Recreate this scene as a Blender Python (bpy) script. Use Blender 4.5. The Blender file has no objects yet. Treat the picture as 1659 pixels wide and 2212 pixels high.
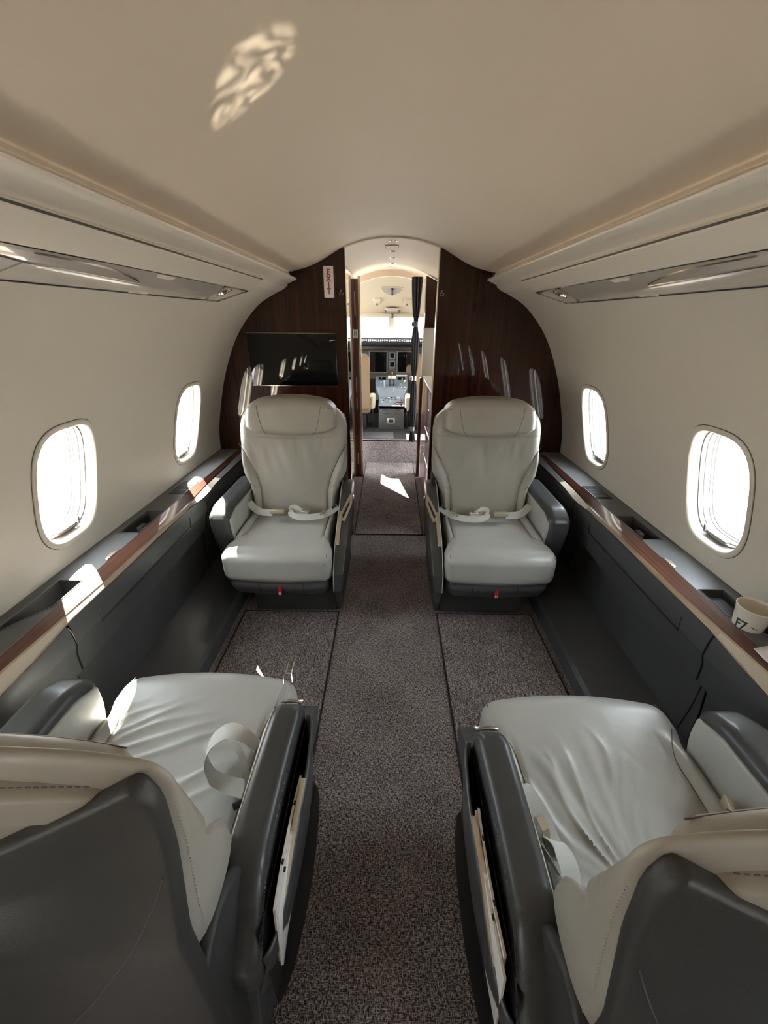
import bpy, bmesh, math, random
from mathutils import Vector, Matrix, noise
random.seed(7)
PI = math.pi
COL = bpy.context.scene.collection
H = 1.40          # lens height above the carpet
D = 2.52          # bulkhead distance

# ------------------------------------------------------------------ tags
def tag(o, label=None, cat=None, group=None, kind=None):
    if label: o['label'] = label
    if cat: o['category'] = cat
    if group: o['group'] = group
    if kind: o['kind'] = kind
    return o

def thing(name, label, cat, loc=(0, 0, 0), rz=0.0, group=None, kind=None):
    o = bpy.data.objects.new(name, None)
    COL.objects.link(o)
    o.empty_display_size = 0.05
    o.location = loc
    o.rotation_euler = (0, 0, rz)
    return tag(o, label, cat, group, kind)

# ------------------------------------------------------------------ materials
MATS = {}
def _principled(name):
    m = bpy.data.materials.new(name)
    m.use_nodes = True
    nt = m.node_tree
    b = nt.nodes['Principled BSDF']
    return m, nt, b

def plain(name, rgb, rough=0.5, metal=0.0, coat=0.0, bump=0.0, bscale=200.0, spec=0.5, var=0.0, vscale=6.0, sheen=0.0):
    m, nt, b = _principled(name)
    b.inputs['Base Color'].default_value = (*rgb, 1)
    b.inputs['Roughness'].default_value = rough
    b.inputs['Metallic'].default_value = metal
    b.inputs['Coat Weight'].default_value = coat
    b.inputs['Coat Roughness'].default_value = 0.03
    b.inputs['Specular IOR Level'].default_value = spec
    if sheen: b.inputs['Sheen Weight'].default_value = sheen
    tc = nt.nodes.new('ShaderNodeTexCoord')
    if bump > 0:
        n = nt.nodes.new('ShaderNodeTexNoise'); n.inputs['Scale'].default_value = bscale
        n.inputs['Detail'].default_value = 3
        nt.links.new(tc.outputs['Object'], n.inputs['Vector'])
        bp = nt.nodes.new('ShaderNodeBump'); bp.inputs['Strength'].default_value = bump
        bp.inputs['Distance'].default_value = 0.002
        nt.links.new(n.outputs['Fac'], bp.inputs['Height'])
        nt.links.new(bp.outputs['Normal'], b.inputs['Normal'])
    if var > 0:
        n = nt.nodes.new('ShaderNodeTexNoise'); n.inputs['Scale'].default_value = vscale
        n.inputs['Detail'].default_value = 4
        nt.links.new(tc.outputs['Object'], n.inputs['Vector'])
        mx = nt.nodes.new('ShaderNodeMix'); mx.data_type = 'RGBA'
        mx.inputs[6].default_value = (*[c * (1 - var) for c in rgb], 1)
        mx.inputs[7].default_value = (*[min(1, c * (1 + var)) for c in rgb], 1)
        nt.links.new(n.outputs['Fac'], mx.inputs[0])
        nt.links.new(mx.outputs[2], b.inputs['Base Color'])
    MATS[name] = m
    return m

def leather(name, rgb, rough=0.42, bump=0.25):
    m, nt, b = _principled(name)
    b.inputs['Roughness'].default_value = rough
    tc = nt.nodes.new('ShaderNodeTexCoord')
    v = nt.nodes.new('ShaderNodeTexVoronoi'); v.inputs['Scale'].default_value = 420
    n = nt.nodes.new('ShaderNodeTexNoise'); n.inputs['Scale'].default_value = 9; n.inputs['Detail'].default_value = 5
    n2 = nt.nodes.new('ShaderNodeTexNoise'); n2.inputs['Scale'].default_value = 60; n2.inputs['Detail'].default_value = 4
    for q in (v, n, n2): nt.links.new(tc.outputs['Object'], q.inputs['Vector'])
    mx = nt.nodes.new('ShaderNodeMix'); mx.data_type = 'RGBA'
    mx.inputs[6].default_value = (*[c * 0.90 for c in rgb], 1)
    mx.inputs[7].default_value = (*[min(1, c * 1.08) for c in rgb], 1)
    nt.links.new(n.outputs['Fac'], mx.inputs[0])
    nt.links.new(mx.outputs[2], b.inputs['Base Color'])
    ad = nt.nodes.new('ShaderNodeMath'); ad.operation = 'MULTIPLY_ADD'; ad.inputs[1].default_value = 0.35
    nt.links.new(v.outputs['Distance'], ad.inputs[0]); nt.links.new(n2.outputs['Fac'], ad.inputs[2])
    bp = nt.nodes.new('ShaderNodeBump'); bp.inputs['Strength'].default_value = bump; bp.inputs['Distance'].default_value = 0.0012
    nt.links.new(ad.outputs[0], bp.inputs['Height']); nt.links.new(bp.outputs['Normal'], b.inputs['Normal'])
    rr = nt.nodes.new('ShaderNodeMapRange'); rr.inputs['To Min'].default_value = rough - 0.06; rr.inputs['To Max'].default_value = rough + 0.1
    nt.links.new(n.outputs['Fac'], rr.inputs['Value']); nt.links.new(rr.outputs['Result'], b.inputs['Roughness'])
    MATS[name] = m
    return m

def wood(name, dark, light, scale, coat=1.0, rough=0.35):
    """glossy veneer; scale is the per-axis stretch, small along the grain"""
    m, nt, b = _principled(name)
    tc = nt.nodes.new('ShaderNodeTexCoord')
    mp = nt.nodes.new('ShaderNodeMapping'); mp.inputs['Scale'].default_value = scale
    nt.links.new(tc.outputs['Object'], mp.inputs['Vector'])
    n = nt.nodes.new('ShaderNodeTexNoise'); n.inputs['Scale'].default_value = 1.0; n.inputs['Detail'].default_value = 6; n.inputs['Roughness'].default_value = 0.65
    nt.links.new(mp.outputs['Vector'], n.inputs['Vector'])
    n3 = nt.nodes.new('ShaderNodeTexNoise'); n3.inputs['Scale'].default_value = 0.25; n3.inputs['Detail'].default_value = 3
    nt.links.new(mp.outputs['Vector'], n3.inputs['Vector'])
    cr = nt.nodes.new('ShaderNodeValToRGB')
    cr.color_ramp.elements[0].position = 0.36; cr.color_ramp.elements[0].color = (*dark, 1)
    cr.color_ramp.elements[1].position = 0.64; cr.color_ramp.elements[1].color = (*light, 1)
    av = nt.nodes.new('ShaderNodeMath'); av.operation = 'MULTIPLY_ADD'; av.inputs[1].default_value = 0.4
    nt.links.new(n3.outputs['Fac'], av.inputs[0])
    sc = nt.nodes.new('ShaderNodeMath'); sc.operation = 'MULTIPLY'; sc.inputs[1].default_value = 0.6
    nt.links.new(n.outputs['Fac'], sc.inputs[0]); nt.links.new(sc.outputs[0], av.inputs[2])
    nt.links.new(av.outputs[0], cr.inputs['Fac'])
    nt.links.new(cr.outputs['Color'], b.inputs['Base Color'])
    b.inputs['Roughness'].default_value = rough
    b.inputs['Coat Weight'].default_value = coat
    b.inputs['Coat Roughness'].default_value = 0.02
    b.inputs['Coat IOR'].default_value = 1.55
    MATS[name] = m
    return m

def carpet(name, dark, light, s=1.0):
    m, nt, b = _principled(name)
    tc = nt.nodes.new('ShaderNodeTexCoord')
    outs = []
    for sc in ((400 * s, 110 * s, 110 * s), (110 * s, 400 * s, 400 * s)):
        mp = nt.nodes.new('ShaderNodeMapping'); mp.inputs['Scale'].default_value = sc
        nt.links.new(tc.outputs['Object'], mp.inputs['Vector'])
        n = nt.nodes.new('ShaderNodeTexNoise'); n.inputs['Scale'].default_value = 1.0; n.inputs['Detail'].default_value = 2.0
        nt.links.new(mp.outputs['Vector'], n.inputs['Vector'])
        outs.append(n)
    mxm = nt.nodes.new('ShaderNodeMath'); mxm.operation = 'MAXIMUM'
    nt.links.new(outs[0].outputs['Fac'], mxm.inputs[0]); nt.links.new(outs[1].outputs['Fac'], mxm.inputs[1])
    big = nt.nodes.new('ShaderNodeTexNoise'); big.inputs['Scale'].default_value = 5; big.inputs['Detail'].default_value = 3
    nt.links.new(tc.outputs['Object'], big.inputs['Vector'])
    ad = nt.nodes.new('ShaderNodeMath'); ad.operation = 'MULTIPLY_ADD'; ad.inputs[1].default_value = 0.10
    nt.links.new(big.outputs['Fac'], ad.inputs[0]); nt.links.new(mxm.outputs[0], ad.inputs[2])
    cr = nt.nodes.new('ShaderNodeValToRGB')
    cr.color_ramp.elements[0].position = 0.52; cr.color_ramp.elements[0].color = (*dark, 1)
    cr.color_ramp.elements[1].position = 0.76; cr.color_ramp.elements[1].color = (*light, 1)
    nt.links.new(ad.outputs[0], cr.inputs['Fac'])
    nt.links.new(cr.outputs['Color'], b.inputs['Base Color'])
    b.inputs['Roughness'].default_value = 0.95
    b.inputs['Specular IOR Level'].default_value = 0.15
    bp = nt.nodes.new('ShaderNodeBump'); bp.inputs['Strength'].default_value = 0.8; bp.inputs['Distance'].default_value = 0.003
    nt.links.new(mxm.outputs[0], bp.inputs['Height']); nt.links.new(bp.outputs['Normal'], b.inputs['Normal'])
    MATS[name] = m
    return m

def glassmat(name):
    m = bpy.data.materials.new(name); m.use_nodes = True
    nt = m.node_tree; nt.nodes.clear()
    o = nt.nodes.new('ShaderNodeOutputMaterial')
    t = nt.nodes.new('ShaderNodeBsdfTransparent'); t.inputs['Color'].default_value = (0.96, 0.97, 0.97, 1)
    g = nt.nodes.new('ShaderNodeBsdfGlossy'); g.inputs['Roughness'].default_value = 0.0
    f = nt.nodes.new('ShaderNodeValue'); f.outputs[0].default_value = 0.05
    mx = nt.nodes.new('ShaderNodeMixShader')
    nt.links.new(f.outputs[0], mx.inputs[0]); nt.links.new(t.outputs[0], mx.inputs[1]); nt.links.new(g.outputs[0], mx.inputs[2])
    nt.links.new(mx.outputs[0], o.inputs['Surface'])
    MATS[name] = m
    return m

WALL = plain('wall_cloth', (0.64, 0.58, 0.485), 0.55, bump=0.12, bscale=900)
CEIL = plain('ceiling_suede', (0.68, 0.575, 0.445), 0.6, bump=0.06, bscale=900, var=0.03, vscale=3)
TRIM = plain('trim_satin', (0.72, 0.65, 0.545), 0.38)
PSUG = plain('service_unit_gloss', (0.50, 0.45, 0.39), 0.16, coat=0.7)
REV = plain('window_reveal', (0.25, 0.23, 0.215), 0.35)
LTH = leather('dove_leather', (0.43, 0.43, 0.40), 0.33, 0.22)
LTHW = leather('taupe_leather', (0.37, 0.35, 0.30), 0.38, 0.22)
CHA = leather('charcoal_leather', (0.052, 0.054, 0.053), 0.33, 0.25)
SHL = plain('shell_leather', (0.040, 0.040, 0.038), 0.52, bump=0.2, bscale=500)
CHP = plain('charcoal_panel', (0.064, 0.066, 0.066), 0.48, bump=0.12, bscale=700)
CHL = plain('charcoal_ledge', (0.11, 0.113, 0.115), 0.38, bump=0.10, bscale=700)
BLK = plain('black_plastic', (0.012, 0.012, 0.013), 0.4)
BLKG = plain('black_glass', (0.002, 0.002, 0.0025), 0.03, spec=0.42)
WV = wood('veneer_upright', (0.009, 0.0025, 0.0016), (0.042, 0.0115, 0.006), (170, 170, 1.6), coat=0.7)
WV.node_tree.nodes['Principled BSDF'].inputs['Specular IOR Level'].default_value = 0.05
WH = wood('veneer_lengthwise', (0.022, 0.007, 0.005), (0.135, 0.050, 0.030), (190, 2.0, 190), rough=0.3)
WR = wood('veneer_door', (0.060, 0.014, 0.008), (0.130, 0.032, 0.018), (120, 120, 1.5), coat=0.6)
CPT = carpet('tweed_carpet', (0.034, 0.026, 0.025), (0.56, 0.48, 0.46))
CPB = plain('carpet_binding', (0.018, 0.014, 0.014), 0.9)
CHR = plain('polished_metal', (0.80, 0.74, 0.66), 0.16, metal=1.0)
GLD = plain('champagne_metal', (0.62, 0.53, 0.41), 0.34, metal=0.85)
STE = plain('cream_plastic', (0.55, 0.48, 0.38), 0.4)
WEB = plain('belt_webbing', (0.60, 0.60, 0.56), 0.7, bump=0.5, bscale=500)
RED = plain('red_tag', (0.50, 0.008, 0.015), 0.5)
WHT = plain('white_print', (0.80, 0.78, 0.75), 0.5)
PAP = plain('paper', (0.75, 0.73, 0.70), 0.6)
INK = plain('ink', (0.015, 0.012, 0.010), 0.5)
REDP = plain('red_print', (0.45, 0.01, 0.03), 0.5)
CUPM = plain('cup_paper', (0.74, 0.68, 0.58), 0.55)
MIR = plain('mirror', (0.85, 0.82, 0.78), 0.02, metal=1.0)
THR = plain('thread', (0.50, 0.47, 0.40), 0.7)
THRD = plain('dark_thread', (0.095, 0.095, 0.095), 0.7)
SEAML = plain('seam_thread', (0.20, 0.19, 0.165), 0.7)
SEAM = plain('seam_dark', (0.10, 0.09, 0.075), 0.7)  # dark brown for seams and panel gaps
CKC = plain('cockpit_cream', (0.34, 0.30, 0.225), 0.6)
CKG = plain('cockpit_grey', (0.045, 0.044, 0.042), 0.5)
CKB = plain('cockpit_panel', (0.10, 0.12, 0.145), 0.5)
CKW = plain('cockpit_switch', (0.75, 0.75, 0.72), 0.5)
SHEEP = plain('sheepskin', (0.17, 0.12, 0.07), 0.9, bump=0.8, bscale=150)
FAB = plain('curtain_cloth', (0.030, 0.031, 0.036), 0.9, spec=0.1)
GRV = plain('painted_groove_shade', (0.16, 0.125, 0.085), 0.8)  # brown that stands in for the shade inside the rail groove
GLASS = glassmat('window_glass')

# ------------------------------------------------------------------ mesh builder
class MB:
    def __init__(s): s.v = []; s.f = []
    def add(s, vs, fs):
        k = len(s.v); s.v += [tuple(p) for p in vs]; s.f += [tuple(i + k for i in f) for f in fs]; return s
    def box(s, x0, x1, y0, y1, z0, z1):
        s.add([(x0, y0, z0), (x1, y0, z0), (x1, y1, z0), (x0, y1, z0), (x0, y0, z1), (x1, y0, z1), (x1, y1, z1), (x0, y1, z1)],
              [(3, 2, 1, 0), (4, 5, 6, 7), (0, 1, 5, 4), (1, 2, 6, 5), (2, 3, 7, 6), (3, 0, 4, 7)])
        return s
    def pad(s, c, h, r, n=(12, 12, 8), k=4, warp=None):
        """rounded box: centre c, half sizes h, corner radius r"""
        r = min(r, h[0] * 0.999, h[1] * 0.999, h[2] * 0.999)
        ax = []
        for i in range(3):
            a = [-h[i] + r * j / k for j in range(k)]
            m = h[i] - r
            mid = [-m + 2 * m * j / n[i] for j in range(n[i] + 1)]
            ax.append(a + mid + [-q for q in reversed(a)])
        idx = {}; vs = []; fs = []
        def vid(i, j, l):
            key = (i, j, l)
            if key in idx: return idx[key]
            p = Vector((ax[0][i], ax[1][j], ax[2][l]))
            q = Vector([max(-(h[t] - r), min(h[t] - r, p[t])) for t in range(3)])
            d = p - q
            # corner zones: map the cube corner onto the rounded one
            if d.length > 1e-9:
                e = Vector([d[t] / r for t in range(3)])
                mx = max(abs(e[0]), abs(e[1]), abs(e[2]))
                e = Vector([math.tan(e[t] * PI / 4) if mx > 0.999 else e[t] for t in range(3)])
                d = e.normalized() * r if e.length > 0 else e
            p = Vector(c) + q + d
            if warp: p = Vector(warp(p.x, p.y, p.z))
            idx[key] = len(vs); vs.append(p); return idx[key]
        N = [len(a) - 1 for a in ax]
        for (u, v, w) in ((0, 1, 2), (1, 2, 0), (2, 0, 1)):
            for side in (0, N[w]):
                for i in range(N[u]):
                    for j in range(N[v]):
                        q = []
                        for (di, dj) in ((0, 0), (1, 0), (1, 1), (0, 1)):
                            t = [0, 0, 0]; t[u] = i + di; t[v] = j + dj; t[w] = side
                            q.append(vid(*t))
                        if side == 0: q.reverse()
                        fs.append(q)
        s.add(vs, fs); return s
    def tube(s, pts, r, n=8, closed=False, cap=True):
        pts = [Vector(p) for p in pts]; m = len(pts); vs = []; fs = []
        up = None
        for i, p in enumerate(pts):
            if closed: t = pts[(i + 1) % m] - pts[i - 1]
            else: t = pts[min(i + 1, m - 1)] - pts[max(i - 1, 0)]
            t.normalize()
            if up is None:
                up = Vector((0, 0, 1)) if abs(t.z) < 0.9 else Vector((1, 0, 0))
            a = up - t * up.dot(t)
            if a.length < 1e-6: a = t.orthogonal()
            a.normalize(); up = a; b = t.cross(a)
            rr = r[i] if isinstance(r, (list, tuple)) else r
            for j in range(n):
                w = 2 * PI * j / n
                vs.append(p + (a * math.cos(w) + b * math.sin(w)) * rr)
        R = m if closed else m - 1
        for i in range(R):
            for j in range(n):
                i2 = (i + 1) % m
                fs.append((i * n + j, i * n + (j + 1) % n, i2 * n + (j + 1) % n, i2 * n + j))
        if cap and not closed:
            fs.append(tuple(reversed(range(n)))); fs.append(tuple((m - 1) * n + j for j in range(n)))
        s.add(vs, fs); return s
    def ribbon(s, pts, wdirs, w, t=0.0016):
        """flat strap with a little thickness"""
        pts = [Vector(p) for p in pts]; m = len(pts); vs = []; fs = []
        for i, p in enumerate(pts):
            tg = (pts[min(i + 1, m - 1)] - pts[max(i - 1, 0)]).normalized()
            wd = Vector(wdirs[i] if isinstance(wdirs, list) else wdirs)
            wd = (wd - tg * wd.dot(tg)).normalized(); nn = tg.cross(wd)
            for (a, b) in ((-1, -1), (1, -1), (1, 1), (-1, 1)):
                vs.append(p + wd * (a * w / 2) + nn * (b * t / 2))
        for i in range(m - 1):
            for j in range(4):
                fs.append((i * 4 + j, i * 4 + (j + 1) % 4, i * 4 + 4 + (j + 1) % 4, i * 4 + 4 + j))
        fs.append((3, 2, 1, 0)); fs.append(tuple((m - 1) * 4 + j for j in range(4)))
        s.add(vs, fs); return s
    def prism(s, poly, axis, a, b):
        """poly of 2D points extruded along axis from a to b"""
        def P(p, t):
            if axis == 0: return (t, p[0], p[1])
            if axis == 1: return (p[0], t, p[1])
            return (p[0], p[1], t)
        n = len(poly)
        vs = [P(p, a) for p in poly] + [P(p, b) for p in poly]
        fs = [tuple(range(n)), tuple(reversed(range(n, 2 * n)))] + [(i, n + i, n + (i + 1) % n, (i + 1) % n) for i in range(n)]
        s.add(vs, fs); return s
    def lathe(s, prof, c=(0, 0, 0), n=32):
        vs = []; fs = []; m = len(prof)
        for (r, z) in prof:
            for j in range(n):
                w = 2 * PI * j / n; vs.append((c[0] + r * math.cos(w), c[1] + r * math.sin(w), c[2] + z))
        for i in range(m - 1):
            for j in range(n):
                fs.append((i * n + j, i * n + (j + 1) % n, (i + 1) * n + (j + 1) % n, (i + 1) * n + j))
        s.add(vs, fs); return s
    def grid(s, rows, flip=False):
        m = len(rows); n = len(rows[0]); vs = [p for r in rows for p in r]; fs = []
        for i in range(m - 1):
            for j in range(n - 1):
                q = (i * n + j, i * n + j + 1, (i + 1) * n + j + 1, (i + 1) * n + j)
                fs.append(tuple(reversed(q)) if flip else q)
        s.add(vs, fs); return s
    def warp(s, fn): s.v = [tuple(fn(*p)) for p in s.v]; return s
    def build(s, name, mat, parent=None, mir=False, bevel=0.0, segs=2, sharp=35, smooth=True, solid=0.0, recalc=True, weld=True):
        vs = [(-x, y, z) for x, y, z in s.v] if mir else s.v
        me = bpy.data.meshes.new(name); me.from_pydata(vs, [], s.f)
        bm = bmesh.new(); bm.from_mesh(me)
        if weld: bmesh.ops.remove_doubles(bm, verts=bm.verts, dist=1e-5)
        if recalc: bmesh.ops.recalc_face_normals(bm, faces=bm.faces)
        if bevel > 0:
            ed = [e for e in bm.edges if len(e.link_faces) == 2 and e.calc_face_angle(0) > math.radians(25)]
            bmesh.ops.bevel(bm, geom=ed, offset=bevel, segments=segs, profile=0.5, affect='EDGES', clamp_overlap=True)
        bm.to_mesh(me); bm.free()
        if smooth:
            me.shade_smooth()
            me.set_sharp_from_angle(angle=math.radians(sharp))
        me.materials.append(mat)
        o = bpy.data.objects.new(name, me); COL.objects.link(o)
        if parent: o.parent = parent
        if solid:
            md = o.modifiers.new('thick', 'SOLIDIFY'); md.thickness = solid; md.offset = 0
        return o

def textmesh(body, size, name, mat, parent, mtx, extrude=0.0004, align='CENTER', line=1.0, sx=1.0, bold=0.0):
    cu = bpy.data.curves.new(name, 'FONT'); cu.body = body; cu.size = size; cu.extrude = extrude
    cu.align_x = align; cu.align_y = 'CENTER'; cu.space_line = line; cu.offset = bold
    o = bpy.data.objects.new('tmp_text', cu); COL.objects.link(o)
    dg = bpy.context.evaluated_depsgraph_get(); dg.update()
    me = bpy.data.meshes.new_from_object(o.evaluated_get(dg)); bpy.data.objects.remove(o)
    me.transform(mtx @ Matrix.Diagonal((sx, 1, 1, 1)))
    me.materials.clear(); me.materials.append(mat)
    q = bpy.data.objects.new(name, me); COL.objects.link(q)
    if parent: q.parent = parent
    return q

def sm(a, b, x):
    t = max(0.0, min(1.0, (x - a) / (b - a))); return t * t * (3 - 2 * t)
def lerp(a, b, t): return a + (b - a) * t
def interp(tab, x):
    if x <= tab[0][0]: return tab[0][1]
    for (a, b), (c, d) in zip(tab, tab[1:]):
        if x <= c: return b + (d - b) * (x - a) / (c - a)
    return tab[-1][1]
def spline(pts, n=8, closed=False):
    P = [Vector(p) for p in pts]; out = []; m = len(P)
    R = m if closed else m - 1
    for i in range(R):
        if closed: a, b, c, d = P[i - 1], P[i], P[(i + 1) % m], P[(i + 2) % m]
        else: a, b, c, d = P[max(i - 1, 0)], P[i], P[i + 1], P[min(i + 2, m - 1)]
        for j in range(n):
            t = j / n
            out.append(0.5 * ((2 * b) + (c - a) * t + (2 * a - 5 * b + 4 * c - d) * t * t + (3 * b - a - 3 * c + d) * t ** 3))
    if not closed: out.append(P[-1])
    return out
# ================================================================== SHELL
PROF = [(1.112, 0.56), (1.103, 0.633), (1.092, 0.75), (1.062, 0.88), (0.995, 1.095), (0.892, 1.305), (0.757, 1.458), (0.626, 1.534), (0.572, 1.562)]
PS = spline([(x, z, 0) for x, z in PROF], 10)
ARC = [0.0]
for a, b in zip(PS, PS[1:]): ARC.append(ARC[-1] + (b - a).length)
def prof(s):
    s = max(0, min(ARC[-1] - 1e-6, s))
    for i in range(len(ARC) - 1):
        if s <= ARC[i + 1]:
            t = (s - ARC[i]) / (ARC[i + 1] - ARC[i]); return PS[i].lerp(PS[i + 1], t)
def pnorm(s):
    a = prof(s - 0.012); b = prof(s + 0.012); d = (b - a).normalized()
    return Vector((d.y, -d.x, 0))     # outboard normal in the (x, z) plane
def s_at_z(z):
    return min((abs(prof(i * 0.002).y - z), i * 0.002) for i in range(int(ARC[-1] / 0.002)))[1]
AFT = -2.3
WY = [2.065, 1.21, 0.355, -0.50, -1.355]
WSC = s_at_z(0.905)
WHW, WHH = 0.128, 0.197       # half width, half height of the opening
def WP(side, Y, s, d=0.0):
    p = prof(s); n = pnorm(s)
    return (side * (p.x + n.x * d), Y, p.y + n.y * d)
def srect(ca, sa, w, h, n=3.3):
    return 1.0 / ((abs(ca / w) ** n + abs(sa / h) ** n) ** (1 / n))
NSEG = 60
SB = [ARC[-1] * i / NSEG for i in range(NSEG + 1)]
ia = min(range(len(SB)), key=lambda i: abs(SB[i] - (WSC - 0.245))); ib = min(range(len(SB)), key=lambda i: abs(SB[i] - (WSC + 0.245)))
def wall(side, name):
    m = MB()
    HWc = 0.19
    ys = [AFT]
    for wy in sorted(WY): ys += [wy - HWc, wy + HWc]
    ys.append(D)
    for k in range(len(ys) - 1):
        y0, y1 = ys[k], ys[k + 1]; win = (k % 2 == 1)
        nY = 16 if win else 4
        Yb = [y0 + (y1 - y0) * i / nY for i in range(nY + 1)]
        for (a, b) in ([(0, ia), (ib, NSEG)] if win else [(0, NSEG)]):
            m.grid([[WP(side, y, SB[i]) for i in range(a, b + 1)] for y in Yb])
        if win:
            wy = (y0 + y1) / 2
            per = [(y, SB[ia]) for y in Yb] + [(Yb[-1], SB[i]) for i in range(ia + 1, ib + 1)]
            per += [(y, SB[ib]) for y in reversed(Yb[:-1])] + [(Yb[0], SB[i]) for i in range(ib - 1, ia, -1)]
            K = 5; rows = []
            for (y, s_) in per + [per[0]]:
                a, b = y - wy, s_ - WSC; L = math.hypot(a, b); r = srect(a / L, b / L, WHW * 1.07, WHH * 1.05)
                ri = r / L
                rows.append([WP(side, wy + a * lerp(1, ri, j / K), WSC + b * lerp(1, ri, j / K)) for j in range(K + 1)])
            m.grid(rows)
    o = m.build(name, WALL, sharp=60)
    return tag(o, kind='structure')
wall(-1, 'wall_left'); wall(1, 'wall_right')

wn = 0
for side in (-1, 1):
    for wy in WY:
        wn += 1
        w = thing('window_%d' % wn, None, None, (side * 1.05, wy, 0.905), kind='structure')
        def loft(steps, N=72):
            rows = []
            for i in range(N + 1):
                t = 2 * PI * i / N; ca, sa = math.cos(t), math.sin(t)
                row = []
                for (sc, dep) in steps:
                    r = srect(ca, sa, WHW * sc, WHH * (sc if sc <= 1 else 1 + (sc - 1) * 0.7))
                    p = WP(side, wy + ca * r, WSC + sa * r, dep)
                    row.append((p[0] - side * 1.05, p[1] - wy, p[2] - 0.905))
                rows.append(row)
            return rows
        MB().grid(loft([(1.13, 0.002), (1.13, -0.004), (1.115, -0.006), (1.03, -0.006), (0.995, -0.002), (0.98, 0.006), (0.975, 0.012)])).build('bezel', WALL, w, sharp=40)
        MB().grid(loft([(1.145, -0.0004), (1.142, -0.0012), (1.128, -0.0012), (1.128, 0.002)])).build('bezel_gap', SEAM, w)
        MB().grid(loft([(0.975, 0.012), (0.968, 0.024), (0.962, 0.029), (0.945, 0.030), (0.942, 0.039), (0.938, 0.043), (0.922, 0.044), (0.918, 0.058), (0.914, 0.061), (0.902, 0.062), (0.898, 0.078)])).build('reveal', REV, w, sharp=30)
        MB().grid(loft([(0.945, 0.0295), (0.940, 0.0285), (0.934, 0.031), (0.938, 0.040)])).build('shade_track', SEAM if False else TRIM, w, sharp=30)
        MB().grid(loft([(0.903, 0.0725), (0.892, 0.0715), (0.886, 0.079), (0.90, 0.0795)])).build('pane_seal', CHP, w)
        MB().grid(loft([(0.90, 0.076), (0.60, 0.076), (0.3, 0.076), (0.001, 0.076)])).build('pane', GLASS, w, recalc=False)
        # shade pull: slim bar lying across the sill with a small upright finger tab
        m = MB()
        for (a0, a1, b0, b1, d0, d1) in ((-0.045, 0.05, -0.177, -0.170, 0.020, 0.046), (0.043, 0.052, -0.176, -0.150, 0.012, 0.030)):
            for q in (0,):
                P = [WP(side, wy + aa, WSC + bb, dd) for dd in (d0, d1) for bb in (b0, b1) for aa in (a0, a1)]
                P = [(x - side * 1.05, y - wy, z - 0.905) for x, y, z in P]
                m.add(P, [(0, 1, 3, 2), (4, 5, 7, 6), (0, 1, 5, 4), (2, 3, 7, 6), (0, 2, 6, 4), (1, 3, 7, 5)])
        m.build('shade_pull', REV, w, bevel=0.0015)

# ceiling: one vaulted panel between the two cove rails
cp = [(-0.557, 1.617), (-0.553, 1.624), (-0.54, 1.630), (-0.46, 1.650), (-0.38, 1.681), (-0.255, 1.7445), (-0.13, 1.780), (0, 1.791)]
cp = cp + [(-x, z) for x, z in reversed(cp[:-1])]
cs = spline([(x, 0, z) for x, z in cp], 5)
ys = [AFT + (D - AFT) * i / 24 for i in range(25)]
tag(MB().grid([[(p.x, y, p.z) for p in cs] for y in ys]).build('ceiling', CEIL, sharp=50), kind='structure')

# outer roof skin above the lining, unseen, added to stop sun leaks
tag(MB().grid([[(x / 20, y, 1.86 - 0.42 * (x / 20) ** 2) for x in range(-20, 21)] for y in (AFT - .02, 1.0, D, 4.16)]).build('ceiling_sun_block', CHP, solid=0.004), kind='structure')

# aft wall, with the cross section of the tube
sec = [(p.x, p.y) for p in PS] + [(0.54, 1.63), (0.255, 1.7445), (0, 1.791)]
full = [(-1.11, 0.0)] + [(-x, z) for x, z in sec] + [(x, z) for x, z in reversed(sec[:-1])] + [(1.11, 0.0)]
tag(MB().prism(full, 1, AFT - 0.02, AFT).build('wall_aft', WALL, smooth=False), kind='structure')

# floor
m = MB(); m.box(-1.16, 1.16, AFT, 4.12, -0.05, 0.0)
tag(m.build('floor', CPT, smooth=False), kind='structure')

# forward bulkhead, two veneered panels with a gap for the aisle
def bulk(side, name):
    arc = [(1.125, 0.60), (1.103, 0.633), (1.092, 0.75), (1.064, 0.88), (0.998, 1.095), (0.894, 1.307), (0.759, 1.462), (0.628, 1.540), (0.545, 1.590), (0.52, 1.612), (0.417, 1.668), (0.380, 1.684), (0.257, 1.748)]
    a = [(p.x, p.y) for p in spline([(x, z, 0) for x, z in arc], 5)]
    a = [(x * (1 + .05 * sm(.257, .5, x)), z + 0.03 * sm(.257, .6, x)) for x, z in a]
    poly = [(0.257, 0.0), (1.15, 0.0)] + a
    w = thing(name, None, None, (0, D, 0), kind='structure')
    MB().prism([(side * x, z) for x, z in poly], 1, 0.0, 0.035).build('veneer_panel', WV, w, sharp=30)
    m = MB().box(min(side * 0.2535, side * 0.2585), max(side * 0.2535, side * 0.2585), -0.003, 0.045, 0, 1.746)
    m.build('edge_strip', GLD if side > 0 else BLKG, w, bevel=0.001)
    # little white outlined floor-light pictogram next to the opening
    o = Vector((side * 0.279, -0.0006, 1.532))
    pts = [(-.011, -.012), (.011, -.012), (.011, -.005), (.004, -.003), (.003, .010), (-.003, .012), (-.003, -.002), (-.011, -.005)]
    MB().tube([(o.x + side * a_, o.y, o.z + b_) for a_, b_ in pts], 0.0008, 4, closed=True).build('pictogram', WHT, w)
    return w
bl = bulk(-1, 'wall_front_left'); br = bulk(1, 'wall_front_right')

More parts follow.
